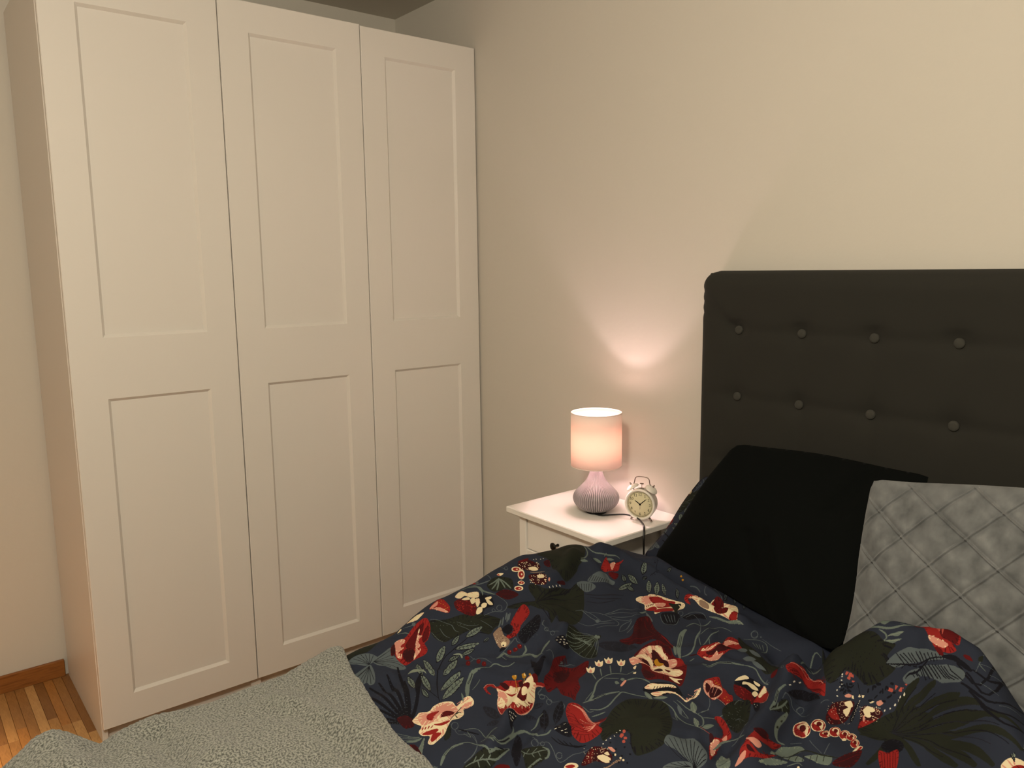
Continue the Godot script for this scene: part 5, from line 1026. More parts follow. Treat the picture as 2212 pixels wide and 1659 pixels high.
	[1,3,4.1,[1034,1730,1029,1685,1041,1660,1050,1633,1028,1573]],[1,3,3.2,[1032,1703,1017,1679]],[1,3,3.2,[1030,1682,1027,1662]],[1,3,3.1,[1029,1685,1051,1697]],[1,3,3.2,[1039,1664,1056,1665]],[1,3,3.2,[1040,1659,1038,1648]],[1,3,5,[998,1651,1027,1647,1034,1645,1033,1612]],[1,5,1.8,[926,1619,964,1634,1002,1667,1022,1723]],
	[0,1,0,[1045,1548,1047,1529,1082,1501,1103,1501,1117,1521,1118,1556,1124,1599,1069,1562]],[1,3,3.7,[1046,1547,1075,1544,1091,1514,1101,1501]],[1,3,6,[1084,1504,1102,1502,1117,1521,1111,1543]],[1,3,6.8,[1120,1596,1111,1560,1108,1536]],[1,3,2.6,[1064,1545,1057,1527]],[1,3,2.6,[1078,1538,1074,1515]],[1,3,2.5,[1058,1546,1069,1562]],[1,3,2.5,[1079,1541,1095,1547]],[1,3,2.5,[1089,1526,1104,1533]],
	[0,1,0,[1119,1560,1122,1563,1123,1566,1119,1566,1116,1565,1113,1560,1114,1558,1117,1558]],[0,1,0,[1119,1543,1121,1547,1120,1549,1118,1550,1114,1548,1113,1546,1114,1542,1116,1541]],[0,1,0,[1121,1576,1124,1579,1124,1583,1122,1583,1118,1580,1115,1577,1115,1574,1118,1573]],[0,1,0,[1117,1531,1118,1534,1118,1538,1115,1538,1112,1537,1111,1533,1112,1531,1114,1529]],
	[0,5,0,[551,729,535,678,539,616,565,617,586,613,592,640,583,668,569,712]],[0,5,0,[537,769,561,727,589,726,590,778,562,787]],[1,2,1.7,[553,723,536,685]],[1,2,1.7,[559,715,542,680]],[1,2,1.7,[564,708,548,675]],[1,2,1.7,[568,701,554,670]],[1,2,1.7,[573,693,559,665]],[1,2,1.7,[577,685,564,659]],[1,2,1.7,[581,676,567,651]],[1,2,1.7,[584,666,569,642]],[1,2,1.7,[585,652,569,632]],
	[1,2,1.6,[548,773,576,798]],[1,2,1.6,[554,765,578,790]],[1,2,1.6,[559,757,582,781]],[1,2,1.6,[563,747,585,773]],[1,2,1.6,[566,737,588,765]],[1,2,1.6,[570,728,592,757]],[1,15,4.6,[593,791,628,726,650,643]],[1,15,4.5,[611,783,643,733,661,667]],[1,15,4.5,[621,813,649,768,661,704]],[1,5,2.5,[643,895,652,874,690,873,715,866,721,857]],[1,5,2.5,[649,871,683,856,723,854]],
	[1,5,2.5,[667,865,690,829,717,807,752,796,764,819,752,858,741,898]],[1,5,2.5,[686,929,716,911,730,876,751,813]],[1,5,2.6,[703,822,705,775,705,711,734,653]],[1,5,2.5,[708,806,721,730,752,685]],[1,5,2.5,[719,801,741,754,760,685]],[1,5,2.5,[728,803,758,758,762,735]],[1,5,2.5,[797,846,770,800,767,745,782,774,795,812,797,846]],[1,5,2.4,[792,763,804,797,814,828]],[1,5,2.5,[712,872,730,849,736,803]],
	[1,3,8.3,[749,672,747,636]],[0,5,0,[752,642,806,675,796,686]],[0,5,0,[722,860,725,867,724,873,720,875,714,872,711,865,712,858,716,857]],[0,8,0,[836,894,836,828,795,763,771,700,778,662,849,718,887,737,928,752,980,797,948,797,892,776,885,825,881,863]],[1,7,2.8,[789,699,831,741,877,755]],[1,7,2.4,[877,755,863,840,842,879]],[1,6,2.4,[891,742,943,764,983,800]],
	[0,10,0,[678,606,677,579,689,556,683,533,697,511,734,496,792,474,812,503,811,531,813,560,792,584,784,631,763,613,738,628,715,604,693,614]],[0,9,0,[684,579,689,541,712,546,723,585,705,600]],[0,6,0,[697,551,712,516,739,512,766,489,778,530,763,583,736,567,722,569]],[0,9,0,[733,563,752,530,765,557,751,577]],[0,6,0,[739,626,742,586,759,588,763,613]],[0,6,0,[763,603,790,537,807,565,780,617]],
	[1,7,2.9,[729,610,723,597]],[1,7,2.9,[731,601,725,588]],[1,7,2.9,[733,591,727,578]],[1,7,2.9,[736,583,729,569]],[0,1,0,[758,517,772,503,788,484,809,533,826,567,790,537]],[1,10,3.9,[785,494,808,507]],[0,1,0,[791,534,801,532,837,574,830,577]],[1,5,2.5,[841,548,847,561,847,571,841,572,832,562,824,547,824,537,831,537,841,548]],[0,2,0,[800,619,808,587,835,565,865,603,876,648,853,668,821,648]],
	[1,5,2.5,[801,626,830,655,855,666,876,642,855,589]],[1,5,2.5,[812,617,834,637,852,652]],[1,5,2.5,[819,609,841,629,857,644]],[1,5,2.5,[826,598,846,621,862,637]],[1,5,2.5,[831,588,851,611,866,629]],[0,2,0,[852,570,868,514,889,494,910,505,891,526,880,570]],[1,5,2.5,[856,576,854,512,881,491,910,506]],[1,5,2.2,[864,563,867,527,897,536]],[1,5,2.4,[897,536,926,567,965,633,980,682]],
	[0,10,0,[780,452,789,439,819,425,844,374,887,366,923,337,1004,470,1005,487,958,478,887,472,853,465,825,451,801,446]],[0,13,0,[839,444,872,447,891,467,855,464]],[0,6,0,[780,452,787,437,826,427,851,374,879,439,832,429,804,439,796,454,818,469,794,466]],[0,7,0,[851,374,887,366,929,448,947,436,958,463,932,474,909,463,902,447]],[0,6,0,[976,477,978,429,1006,477,1005,487]],
	[0,10,0,[817,424,843,431,838,429]],[0,2,0,[595,454,598,440,594,431,574,404,567,410,568,429,573,444,580,452,593,458]],[0,3,0,[593,452,594,440,592,432,580,416,567,411,572,430,576,442,582,450,592,454]],[1,2,1.6,[593,453,567,412]],[1,2,1.6,[590,450,586,449]],[1,2,1.6,[590,450,593,445]],[1,2,1.6,[587,444,581,444]],[1,2,1.6,[587,444,589,438]],[1,2,1.6,[583,438,576,438]],[1,2,1.6,[583,438,588,432]],
	[1,2,1.6,[582,432,573,430]],[1,2,1.6,[582,432,581,420]],[1,2,1.6,[573,421,563,414]],[1,2,1.6,[573,421,575,412]],[1,2,1.6,[616,439,630,396]],[1,2,1.6,[618,433,616,430]],[1,2,1.6,[618,433,623,432]],[1,2,1.6,[622,426,620,420]],[1,2,1.6,[622,426,629,424]],[1,2,1.6,[626,416,615,400]],[1,2,1.6,[626,416,632,410]],[1,2,1.6,[622,396,619,397]],[1,2,1.6,[622,396,630,397]],[1,2,1.6,[627,397,621,393]],
	[1,2,1.6,[627,397,634,398]],[1,2,1.6,[590,402,546,297]],[1,2,1.6,[592,400,590,401]],[1,2,1.6,[592,400,596,399]],[1,2,1.6,[594,399,602,400]],[1,2,1.6,[542,314,537,308]],[1,2,1.6,[542,314,548,312]],[1,2,1.6,[544,308,539,301]],[1,2,1.6,[544,308,550,307]],[1,2,1.6,[545,301,538,291]],[1,2,1.6,[545,301,551,300]],[0,2,0,[614,514,598,498,585,494,575,498,568,515,585,532,598,538,610,536,617,521]],
	[0,3,0,[612,514,598,502,587,498,577,502,571,515,585,529,596,533,606,531,613,520]],[1,2,1.6,[612,517,575,516]],[1,2,1.6,[607,517,607,524]],[1,2,1.6,[607,517,602,509]],[1,2,1.6,[600,516,599,526]],[1,2,1.6,[600,516,593,505]],[1,2,1.6,[593,516,593,528]],[1,2,1.6,[593,516,585,504]],[1,2,1.6,[586,516,585,526]],[1,2,1.6,[586,516,578,504]],[1,2,1.6,[578,515,578,524]],[1,2,1.6,[578,515,572,506]],
	[0,2,0,[597,564,587,547,579,539,571,538,565,544,573,561,582,570,589,572,597,569]],[0,3,0,[593,562,587,551,580,544,573,543,567,546,575,558,582,565,588,568,593,564]],[1,2,1.6,[593,563,570,548]],[1,2,1.6,[591,562,588,564]],[1,2,1.6,[591,562,588,556]],[1,2,1.6,[586,558,583,563]],[1,2,1.6,[586,558,582,550]],[1,2,1.6,[582,556,579,560]],[1,2,1.6,[582,556,577,545]],[1,2,1.6,[576,551,575,558]],
	[1,2,1.6,[576,551,573,544]],[1,2,1.6,[572,549,570,553]],[1,2,1.6,[572,549,570,543]],[0,2,0,[676,523,662,492,649,472,636,460,621,454,626,474,637,493,654,513,674,527]],[0,3,0,[672,518,659,492,647,474,636,462,623,458,627,473,638,491,652,507,671,522]],[1,2,1.6,[671,520,627,461]],[1,2,1.6,[663,509,658,508]],[1,2,1.6,[663,509,661,500]],[1,2,1.6,[653,496,646,495]],[1,2,1.6,[653,496,651,485]],
	[1,2,1.6,[644,484,637,484]],[1,2,1.6,[644,484,643,473]],[1,2,1.6,[636,474,629,474]],[1,2,1.6,[636,474,636,464]],[1,2,1.6,[629,465,624,466]],[1,2,1.6,[629,465,630,458]],[0,2,0,[702,513,691,484,679,462,666,448,650,439,651,458,661,476,678,498,700,516]],[0,3,0,[699,509,688,483,677,464,665,451,651,442,654,458,662,474,678,493,697,511]],[1,2,1.6,[698,510,654,446]],[1,2,1.6,[690,499,684,497]],
	[1,2,1.6,[690,499,689,491]],[1,2,1.6,[680,484,672,482]],[1,2,1.6,[680,484,679,474]],[1,2,1.6,[671,471,662,468]],[1,2,1.6,[671,471,672,462]],[1,2,1.6,[663,460,655,459]],[1,2,1.6,[663,460,665,452]],[1,2,1.6,[657,451,651,451]],[1,2,1.6,[657,451,659,446]],[0,2,0,[720,485,709,466,698,452,686,443,672,437,677,451,688,464,702,478,719,488]],
	[0,3,0,[716,483,706,466,696,453,685,445,673,439,679,451,689,461,701,473,716,484]],[1,2,1.6,[716,483,677,442]],[1,2,1.6,[710,477,707,477]],[1,2,1.6,[710,477,709,473]],[1,2,1.6,[701,467,697,467]],[1,2,1.6,[701,467,701,462]],[1,2,1.6,[694,459,689,459]],[1,2,1.6,[694,459,694,454]],[1,2,1.6,[687,452,682,452]],[1,2,1.6,[687,452,687,447]],[1,2,1.6,[680,445,677,446]],[1,2,1.6,[680,445,681,442]],
	[0,2,0,[764,469,760,457,755,448,746,441,734,435,736,445,743,456,751,465,763,471]],[0,3,0,[762,466,758,458,752,450,746,443,736,438,740,446,745,453,751,460,761,467]],[1,2,1.6,[762,466,739,440]],[1,2,1.6,[758,464,756,464]],[1,2,1.6,[758,464,758,460]],[1,2,1.6,[753,458,751,458]],[1,2,1.6,[753,458,755,455]],[1,2,1.6,[750,453,746,452]],[1,2,1.6,[750,453,751,450]],[1,2,1.6,[745,447,741,447]],
	[1,2,1.6,[745,447,746,445]],[1,2,1.6,[741,443,738,442]],[1,2,1.6,[741,443,742,440]],[0,2,0,[626,641,630,620,628,596,621,569,608,537,603,557,603,580,609,606,621,637]],[0,3,0,[625,635,627,616,625,594,619,570,608,542,605,560,606,582,611,606,621,633]],[1,2,1.6,[623,634,610,551]],[1,2,1.6,[621,623,616,616]],[1,2,1.6,[621,623,625,622]],[1,2,1.6,[619,607,612,597]],[1,2,1.6,[619,607,623,604]],
	[1,2,1.6,[616,591,609,581]],[1,2,1.6,[616,591,621,589]],[1,2,1.6,[614,575,606,565]],[1,2,1.6,[614,575,618,573]],[1,2,1.6,[611,559,605,551]],[1,2,1.6,[611,559,615,557]],[0,2,0,[644,571,630,561,621,560,615,566,612,580,625,590,635,593,643,589,646,577]],[0,3,0,[642,573,631,566,623,565,618,570,615,580,625,586,633,588,639,584,643,576]],[1,2,1.6,[643,575,617,578]],[1,2,1.6,[639,575,639,580]],
	[1,2,1.6,[639,575,635,570]],[1,2,1.6,[634,576,635,583]],[1,2,1.6,[634,576,629,569]],[1,2,1.6,[629,577,630,584]],[1,2,1.6,[629,577,623,570]],[1,2,1.6,[624,577,625,585]],[1,2,1.6,[624,577,619,571]],[1,2,1.6,[620,578,620,585]],[1,2,1.6,[620,578,615,573]],[0,2,0,[606,315,615,314,618,312,617,306,607,292,602,300,600,306,600,310,603,315]],
	[0,3,0,[606,314,613,314,614,310,615,307,609,300,605,303,603,307,603,310,605,314]],[1,2,1.6,[606,314,609,301]],[1,2,1.6,[607,313,606,312]],[1,2,1.6,[607,313,611,314]],[1,2,1.6,[608,311,605,308]],[1,2,1.6,[608,311,612,311]],[1,2,1.6,[609,308,605,306]],[1,2,1.6,[609,308,613,308]],[1,2,1.6,[610,307,606,303]],[1,2,1.6,[610,307,614,306]],[1,2,1.6,[609,303,606,300]],[1,2,1.6,[609,303,612,302]],
	[0,2,0,[605,475,610,471,613,465,613,458,611,450,605,452,600,458,599,465,604,474]],[0,3,0,[605,472,609,468,610,464,610,459,610,452,605,455,604,459,603,465,604,471]],[1,2,1.6,[604,472,610,454]],[1,2,1.6,[605,468,604,466]],[1,2,1.6,[605,468,606,468]],[1,2,1.6,[605,465,604,462]],[1,2,1.6,[605,465,609,465]],[1,2,1.6,[606,462,605,459]],[1,2,1.6,[606,462,610,461]],[1,2,1.6,[607,459,605,456]],
	[1,2,1.6,[607,459,610,459]],[1,2,1.6,[609,456,607,453]],[1,2,1.6,[609,456,610,455]],[0,6,0,[523,621,485,547,507,553,508,544,512,473,520,504,545,544,543,581]],[0,9,0,[510,550,507,518,531,557,538,575]],[0,7,0,[543,602,559,561,577,602]],[1,3,4.6,[384,551,440,576,473,552,489,496,503,482]],[1,3,4.5,[375,556,430,593,457,633,457,661]],
	[0,3,0,[468,602,480,608,486,604,491,597,496,587,485,583,475,583,468,587,465,599]],[0,3,0,[463,669,468,664,471,659,475,653,478,644,469,644,464,648,462,656,461,666]],[0,3,0,[491,550,496,545,498,537,499,526,499,513,494,518,491,525,489,534,490,548]],[1,3,2.5,[481,552,475,531]],[0,12,0,[691,328,690,329,689,331,684,331,681,328,682,327,685,327,688,327]],
	[0,12,0,[678,321,678,323,676,324,671,324,668,321,668,320,671,317,674,318]],[1,5,2.4,[728,340,755,342,781,354]],[0,2,0,[887,366,880,338,859,298,840,265,816,230,830,269,856,321,875,352,886,366]],[0,5,0,[886,362,876,336,858,302,840,268,820,237,835,274,856,315,874,345,885,362]],[1,2,1.6,[885,362,827,251]],[1,2,1.6,[882,354,880,354]],[1,2,1.6,[882,354,881,347]],[1,2,1.6,[873,338,869,335]],
	[1,2,1.6,[873,338,870,328]],[1,2,1.6,[861,317,856,313]],[1,2,1.6,[861,317,856,301]],[1,2,1.6,[845,286,840,281]],[1,2,1.6,[845,286,843,277]],[1,2,1.6,[833,263,829,259]],[1,2,1.6,[833,263,832,257]],[0,2,0,[906,324,896,298,886,277,874,260,858,242,866,267,877,289,889,309,905,326]],[0,5,0,[902,319,893,296,884,279,874,264,862,249,870,269,878,286,889,303,901,319]],[1,2,1.6,[902,319,865,255]],
	[1,2,1.6,[896,309,893,308]],[1,2,1.6,[896,309,896,305]],[1,2,1.6,[889,297,886,295]],[1,2,1.6,[889,297,888,290]],[1,2,1.6,[883,285,878,284]],[1,2,1.6,[883,285,882,278]],[1,2,1.6,[876,274,872,271]],[1,2,1.6,[876,274,876,268]],[1,2,1.6,[870,262,866,260]],[1,2,1.6,[870,262,869,256]],[0,2,0,[949,335,943,315,933,296,922,278,911,267,917,287,926,306,936,323,948,338]],
	[0,5,0,[945,329,939,312,932,299,923,284,915,274,920,289,927,303,936,319,944,329]],[1,2,1.6,[945,329,917,278]],[1,2,1.6,[942,323,938,321]],[1,2,1.6,[942,323,941,319]],[1,2,1.6,[936,313,932,310]],[1,2,1.6,[936,313,935,307]],[1,2,1.6,[931,303,926,301]],[1,2,1.6,[931,303,930,297]],[1,2,1.6,[925,293,921,290]],[1,2,1.6,[925,293,924,286]],[1,2,1.6,[920,283,917,282]],[1,2,1.6,[920,283,919,279]],
	[1,5,2.3,[786,320,799,354,816,363]],[1,5,5.3,[749,228,832,319,876,359]],[0,13,0,[733,208,742,228,746,246,740,250,723,229,708,200,708,187,718,192]],[1,3,15.6,[1015,813,984,776,935,692,918,639]],[1,2,1.6,[987,778,938,693]],[1,15,1.6,[980,776,932,692]],[1,3,8.7,[999,813,972,784]],[1,3,7.7,[1068,855,1083,815,1116,812,1128,772,1162,753,1189,734]],[1,2,1.6,[1083,814,1117,812,1129,773,1163,753]],
	[1,15,1.6,[1081,813,1113,811,1125,771,1159,753]],[1,3,3.8,[1189,734,1216,719,1234,726,1257,733]],[1,3,4.8,[1017,804,1023,754,977,672,953,609]],[1,3,4.2,[1019,697,999,629,983,546]],[1,3,2.7,[1021,706,973,648]],[1,3,2.6,[999,629,1035,679]],[1,3,2.8,[1044,801,1045,780]],[1,3,4.3,[905,620,904,575,928,561,924,505]],[1,3,3.1,[967,629,961,581,970,525,1016,523]],[1,3,4.3,[1219,718,1242,729,1269,735]],
	[1,3,6.8,[911,491,939,488,980,491,1026,483]],[0,3,0,[974,492,1005,480,1034,478,1001,495]],[0,7,0,[925,922,902,863,895,814,903,771,950,786,1000,823,1027,818,1074,863,1107,915,1129,970,1107,973,1075,994,1051,1030,1006,996,978,957,938,943]],[0,6,0,[1013,838,1025,815,1074,863,1057,887]],[0,8,0,[999,983,1018,977,1055,992,1052,1022,1034,1022]],[0,8,0,[915,779,960,799,994,825,971,828]],
	[0,9,0,[928,955,939,940,912,880,905,854,905,823,915,805,931,799,972,838,998,851,1012,832,1031,849,1046,887,1028,906,1058,906,1086,902,1095,929,1085,947,1058,955,1024,964,991,940,963,950,961,977,941,970]],[0,8,0,[922,871,948,884,960,883,925,840,938,836,972,856,1002,874,1001,903,996,925,969,899,942,884]],[0,8,0,[947,933,949,910,977,922,998,937,971,936]],[0,10,0,[906,836,908,819,933,847,937,865]],
	[0,10,0,[915,809,928,800,965,832,993,844,994,863,962,846,938,836]],[0,10,0,[938,938,930,895,948,884,982,907,1005,934,1004,898,1024,892,1064,905,1090,904,1094,929,1081,945,1049,943,1027,956,1002,942,972,919,949,916]],[0,8,0,[1020,954,1017,921,1033,925,1035,945]],[0,7,0,[1031,914,1053,915,1055,929]],[0,12,0,[977,894,973,874,992,887,1005,880,1008,907,995,912]],
	[0,10,0,[1078,958,1096,950,1112,937,1106,955,1121,962,1103,967]],[0,8,0,[989,866,1006,863,1028,889,1015,892]],[0,2,0,[1071,1073,1068,1035,1107,982,1136,986,1163,1012,1141,1021,1116,1073,1093,1075]],[0,10,0,[1069,1063,1070,1037,1086,1018,1108,987,1126,988,1107,1014,1094,1045,1079,1062]],
	[0,10,0,[1096,1068,1118,1029,1136,1013,1160,1015,1181,1016,1170,964,1165,924,1178,949,1180,976,1186,1022,1171,1023,1146,1019,1125,1035,1118,1068]],[1,2,2.6,[1072,1074,1096,1048,1113,1006,1138,1000,1165,1006]],[1,2,2.1,[1159,1007,1177,999,1168,944]],[1,2,1.6,[1091,1049,1086,1035]],[1,2,1.6,[1096,1042,1091,1028]],[1,2,1.6,[1101,1035,1096,1022]],[1,2,1.6,[1105,1028,1101,1015]],
	[1,2,1.6,[1108,1021,1105,1008]],[1,2,1.6,[1113,1015,1109,1000]],[1,2,1.6,[1117,1007,1113,994]],[1,2,1.6,[1120,998,1118,987]],[0,6,0,[1150,880,1152,849,1164,828,1198,865,1215,873,1236,889,1242,883,1265,916,1273,935,1273,953,1257,944,1248,942,1232,944,1230,964,1192,938,1167,913]],[0,9,0,[1156,894,1152,871,1162,860,1175,871,1197,870,1220,898,1232,946,1230,960,1197,943,1169,916]],
	[0,8,0,[1159,885,1178,893,1194,930,1177,917]],[0,8,0,[1182,886,1214,892,1225,931,1219,955,1194,924]],[1,9,1.6,[1181,879,1203,924]],[1,9,1.6,[1197,888,1219,939]],[2,12,3.7,[1166,853,1175,856,1185,860,1197,870,1243,923,1252,923,1241,910,1184,865,1175,862,1254,917]],[0,9,0,[1259,939,1266,922,1273,939,1272,951]],[1,9,1.6,[1232,944,1253,946,1269,950]],[1,5,1.8,[1218,961,1233,981,1239,1003,1240,1032]],
	[0,7,0,[1215,832,1215,812,1240,808,1257,800,1275,817,1289,853,1268,863,1243,865]],[2,6,3.2,[1228,805,1230,819,1239,828,1238,776,1226,813,1240,830,1232,822,1258,865,1255,809,1241,813,1238,774,1250,835,1265,860,1236,804,1243,859,1231,847,1252,814,1254,799,1229,816,1245,831,1256,826,1254,809,1232,813,1246,807,1254,846,1237,812,1238,801,1276,842,1255,800,1248,845,1243,800,1245,816,1229,813,1247,810]],
	[0,2,0,[1208,819,1209,767,1249,742,1262,755,1275,817,1256,807,1234,816]],[0,10,0,[1204,808,1208,764,1222,760,1218,781,1214,797]],[0,10,0,[1228,806,1222,791,1236,769,1250,765,1258,771,1249,787,1234,790]],[0,10,0,[1259,807,1255,784,1267,786,1270,809]],[0,10,0,[1233,753,1248,745,1251,754,1241,760]],[0,6,0,[1260,741,1298,786,1330,856,1302,836,1287,846,1267,786]],
	[0,10,0,[1260,741,1282,766,1279,778,1281,800,1270,791]],[1,9,1.6,[1307,800,1330,856,1304,839,1288,845]],[0,2,0,[1289,853,1298,835,1341,912]],[1,14,1.6,[1291,848,1294,851]],[1,14,1.6,[1302,860,1307,866]],[1,14,1.6,[1300,849,1305,856]],[0,6,0,[1039,754,1035,703,1059,675,1026,563,1052,546,1082,564,1120,599,1107,637,1105,699,1116,763,1081,762,1051,760]],
	[0,8,0,[1057,734,1073,710,1077,668,1098,632,1097,702,1074,735]],[0,9,0,[1043,743,1057,710,1068,678,1036,589,1048,568,1078,571,1060,598,1071,663,1067,711]],[0,9,0,[1061,755,1081,744,1083,715,1098,727,1103,710,1116,763,1079,760]],[1,8,4,[1029,781,1042,760]],[0,1,0,[1046,527,1102,559,1170,604,1265,668,1253,704,1221,703,1149,648,1076,574]],
	[0,5,0,[1115,649,1126,652,1131,648,1132,634,1127,611,1114,604,1107,607,1105,618,1111,642]],[0,5,0,[1159,689,1177,702,1186,701,1192,693,1192,673,1175,661,1166,663,1160,671,1157,685]],[0,5,0,[1185,691,1205,709,1218,710,1229,706,1240,698,1227,693,1215,692,1200,688,1183,685]],[0,5,0,[1129,605,1146,620,1160,627,1170,628,1175,614,1158,598,1146,595,1135,593,1126,599]],
	[1,3,2.4,[1062,522,1093,493,1124,494,1143,523,1146,564]],[1,3,2.3,[1091,519,1122,548]],[1,3,2.3,[1102,518,1130,547]],[1,3,2.3,[1112,516,1136,544]],[1,3,2.3,[1121,510,1141,537]],[1,5,2.4,[1078,464,1081,476,1079,487,1072,489,1064,483,1062,472,1063,460,1069,456,1078,464]],[0,5,0,[1093,468,1095,471,1094,474,1091,473,1090,472,1089,469,1090,466,1091,466]],[1,5,2.1,[1102,477,1135,485,1166,475]],
	[1,3,4.1,[1141,1075,1180,1080,1215,1101,1243,1110,1280,1107,1322,1114]],[1,3,3.9,[1167,1041,1225,1045,1255,1050,1280,1084,1282,1107]],[1,3,2,[1163,1052,1196,1059,1232,1082,1198,1076]],[1,3,2.4,[1205,1114,1225,1122,1192,1088]],[0,3,0,[1229,1045,1223,1029,1215,1017,1203,1008,1192,1005,1198,1023,1208,1036,1215,1043,1228,1048]],[1,4,1.6,[1229,1047,1197,1009]],
	[0,3,0,[1278,1103,1269,1086,1260,1076,1249,1069,1241,1069,1249,1082,1259,1095,1269,1104,1279,1107]],[1,4,1.6,[1279,1105,1244,1071]],[0,3,0,[1289,1102,1299,1101,1304,1093,1305,1082,1300,1063,1290,1063,1286,1072,1284,1082,1288,1100]],[1,4,1.6,[1288,1101,1300,1068]],[0,3,0,[1115,1087,1106,1079,1096,1075,1089,1074,1080,1076,1090,1087,1099,1091,1108,1093,1115,1089]],[1,4,1.6,[1115,1088,1084,1079]],
	[0,3,0,[1117,1082,1125,1077,1133,1071,1139,1062,1141,1049,1132,1053,1124,1061,1119,1068,1115,1080]],[1,4,1.6,[1115,1081,1140,1054]],[0,5,0,[1207,1076,1200,1066,1194,1058,1186,1055,1179,1054,1184,1064,1191,1071,1198,1075,1206,1078]],[1,3,2,[1237,1042,1240,996]],[1,3,4.4,[1256,1048,1272,1024,1283,993]],[1,6,1.9,[1283,1101,1333,1120]],
	[0,6,0,[1271,1016,1282,1003,1317,1027,1352,1063,1350,1088,1356,1128,1378,1191,1384,1212,1345,1154,1336,1123,1342,1092,1323,1060]],[0,9,0,[1339,1139,1345,1108,1355,1136,1376,1192]],[0,9,0,[1345,1097,1340,1068,1350,1082]],[0,8,0,[1318,1111,1336,1119,1338,1140]],[0,1,0,[1260,911,1268,863,1287,859,1366,1034,1341,1040,1304,1015,1269,975]],
	[2,3,2,[1302,966,1319,966,1337,1007,1287,916,1336,994,1284,967,1332,996,1312,1022,1301,937,1283,962,1321,1022,1290,929,1324,985,1324,1024,1280,924,1290,959,1305,1000,1331,1021,1303,976,1281,901,1326,1022,1324,993,1314,1024,1287,966,1300,978,1314,960,1288,931,1295,942,1310,955,1290,978]],[1,5,1.6,[1270,915,1263,882,1272,870]],[1,5,1.6,[1307,970,1307,947,1321,946]],
	[0,5,0,[1276,1251,1267,1219,1283,1206,1304,1168,1347,1187,1374,1207,1390,1239,1384,1268,1350,1265,1316,1258,1292,1260]],[1,2,1.6,[1383,1273,1336,1273,1280,1251]],[1,2,1.6,[1383,1273,1334,1264,1277,1232]],[1,2,1.6,[1383,1273,1337,1258,1282,1218]],[1,2,1.6,[1383,1273,1341,1252,1287,1199]],[1,2,1.6,[1383,1273,1345,1245,1294,1184]],[1,2,1.6,[1383,1273,1350,1239,1304,1177]],
	[1,2,1.6,[1383,1273,1355,1238,1320,1181]],[1,2,1.6,[1383,1273,1362,1240,1342,1196]],[1,2,1.6,[1383,1273,1370,1242,1356,1201]],[1,2,1.6,[1383,1273,1378,1246,1373,1212]],[1,2,1.6,[1383,1273,1384,1252,1384,1226]],[0,5,0,[1329,1325,1338,1299,1364,1267,1379,1284,1339,1330]],[1,2,1.6,[1373,1277,1356,1304,1333,1323]],[1,2,1.6,[1373,1277,1357,1296,1336,1307]],[1,2,1.6,[1373,1277,1361,1287,1345,1292]],
	[1,2,1.6,[1373,1277,1365,1280,1356,1278]],[0,3,0,[1395,1201,1373,1138,1425,1186,1429,1206,1413,1217]],[1,15,1.6,[1407,1207,1415,1183]],[1,3,4.2,[1357,1155,1350,1100,1362,1075,1400,1084]],[1,5,3.7,[1373,1094,1382,1079,1383,1056]],[1,3,3.4,[1360,1015,1353,981]],[1,5,2.1,[1268,729,1259,732,1260,720]],
	[0,6,0,[1440,1164,1428,1119,1419,1075,1414,1026,1424,1015,1429,989,1436,966,1447,1061,1445,1087,1458,1120,1445,1127]],[0,9,0,[1425,1121,1436,1112,1447,1094,1457,1100,1458,1121,1446,1128]],[0,8,0,[1413,1064,1412,1018,1422,1003,1432,1055]],[0,6,0,[1434,1158,1436,1134,1447,1131,1463,1128,1470,1102,1472,1052,1476,1102,1469,1145,1458,1167,1447,1180]],[0,8,0,[1442,1144,1452,1141,1463,1141,1452,1154]],
	[0,9,0,[1443,1167,1450,1160,1454,1171,1449,1186,1441,1193]],[0,6,0,[1301,700,1294,658,1301,631,1311,596,1361,637,1406,681,1398,660,1427,721,1393,700,1330,644,1322,698,1316,715]],[1,7,1.6,[1312,706,1320,646,1407,700]],[1,7,1.6,[1316,703,1322,643,1408,703]],[1,7,1.6,[1317,694,1324,643,1411,708]],[1,7,1.6,[1320,691,1328,644,1413,714]],[1,9,1.6,[1295,660,1305,628,1316,597,1364,644,1403,681]],
	[1,9,1.6,[1299,648,1310,618,1339,613]],[0,7,0,[1261,709,1261,675,1281,711,1273,719]],[1,3,3.8,[1299,607,1290,551,1305,550,1361,608]],[1,3,4,[1289,575,1242,417,1257,394]],[1,3,3.8,[1304,584,1317,571,1352,601]],[0,8,0,[1465,785,1452,729,1460,698,1477,682,1493,687,1502,734,1506,776,1492,815,1479,817]],[0,6,0,[1461,770,1461,729,1475,747,1493,771,1479,788]],
	[0,10,0,[1469,695,1480,682,1492,694,1485,703]],[0,10,0,[1479,720,1489,698,1498,741,1488,733]],[1,13,2.2,[1471,698,1472,704,1470,708,1468,709,1464,707,1463,701,1464,696,1469,695,1471,698]],[0,8,0,[1539,767,1523,718,1512,693,1520,682,1546,679,1566,686,1555,709,1543,740]],[0,6,0,[1539,762,1531,730,1549,713,1560,700,1547,736]],[0,10,0,[1519,695,1526,682,1541,682,1546,688,1537,694,1544,704,1535,710]],
	[1,13,2.2,[1557,686,1558,689,1555,692,1552,692,1549,689,1549,687,1551,683,1555,683,1557,686]],[0,9,0,[1534,717,1537,725,1537,728,1534,727,1530,720,1527,712,1527,708,1530,709]],
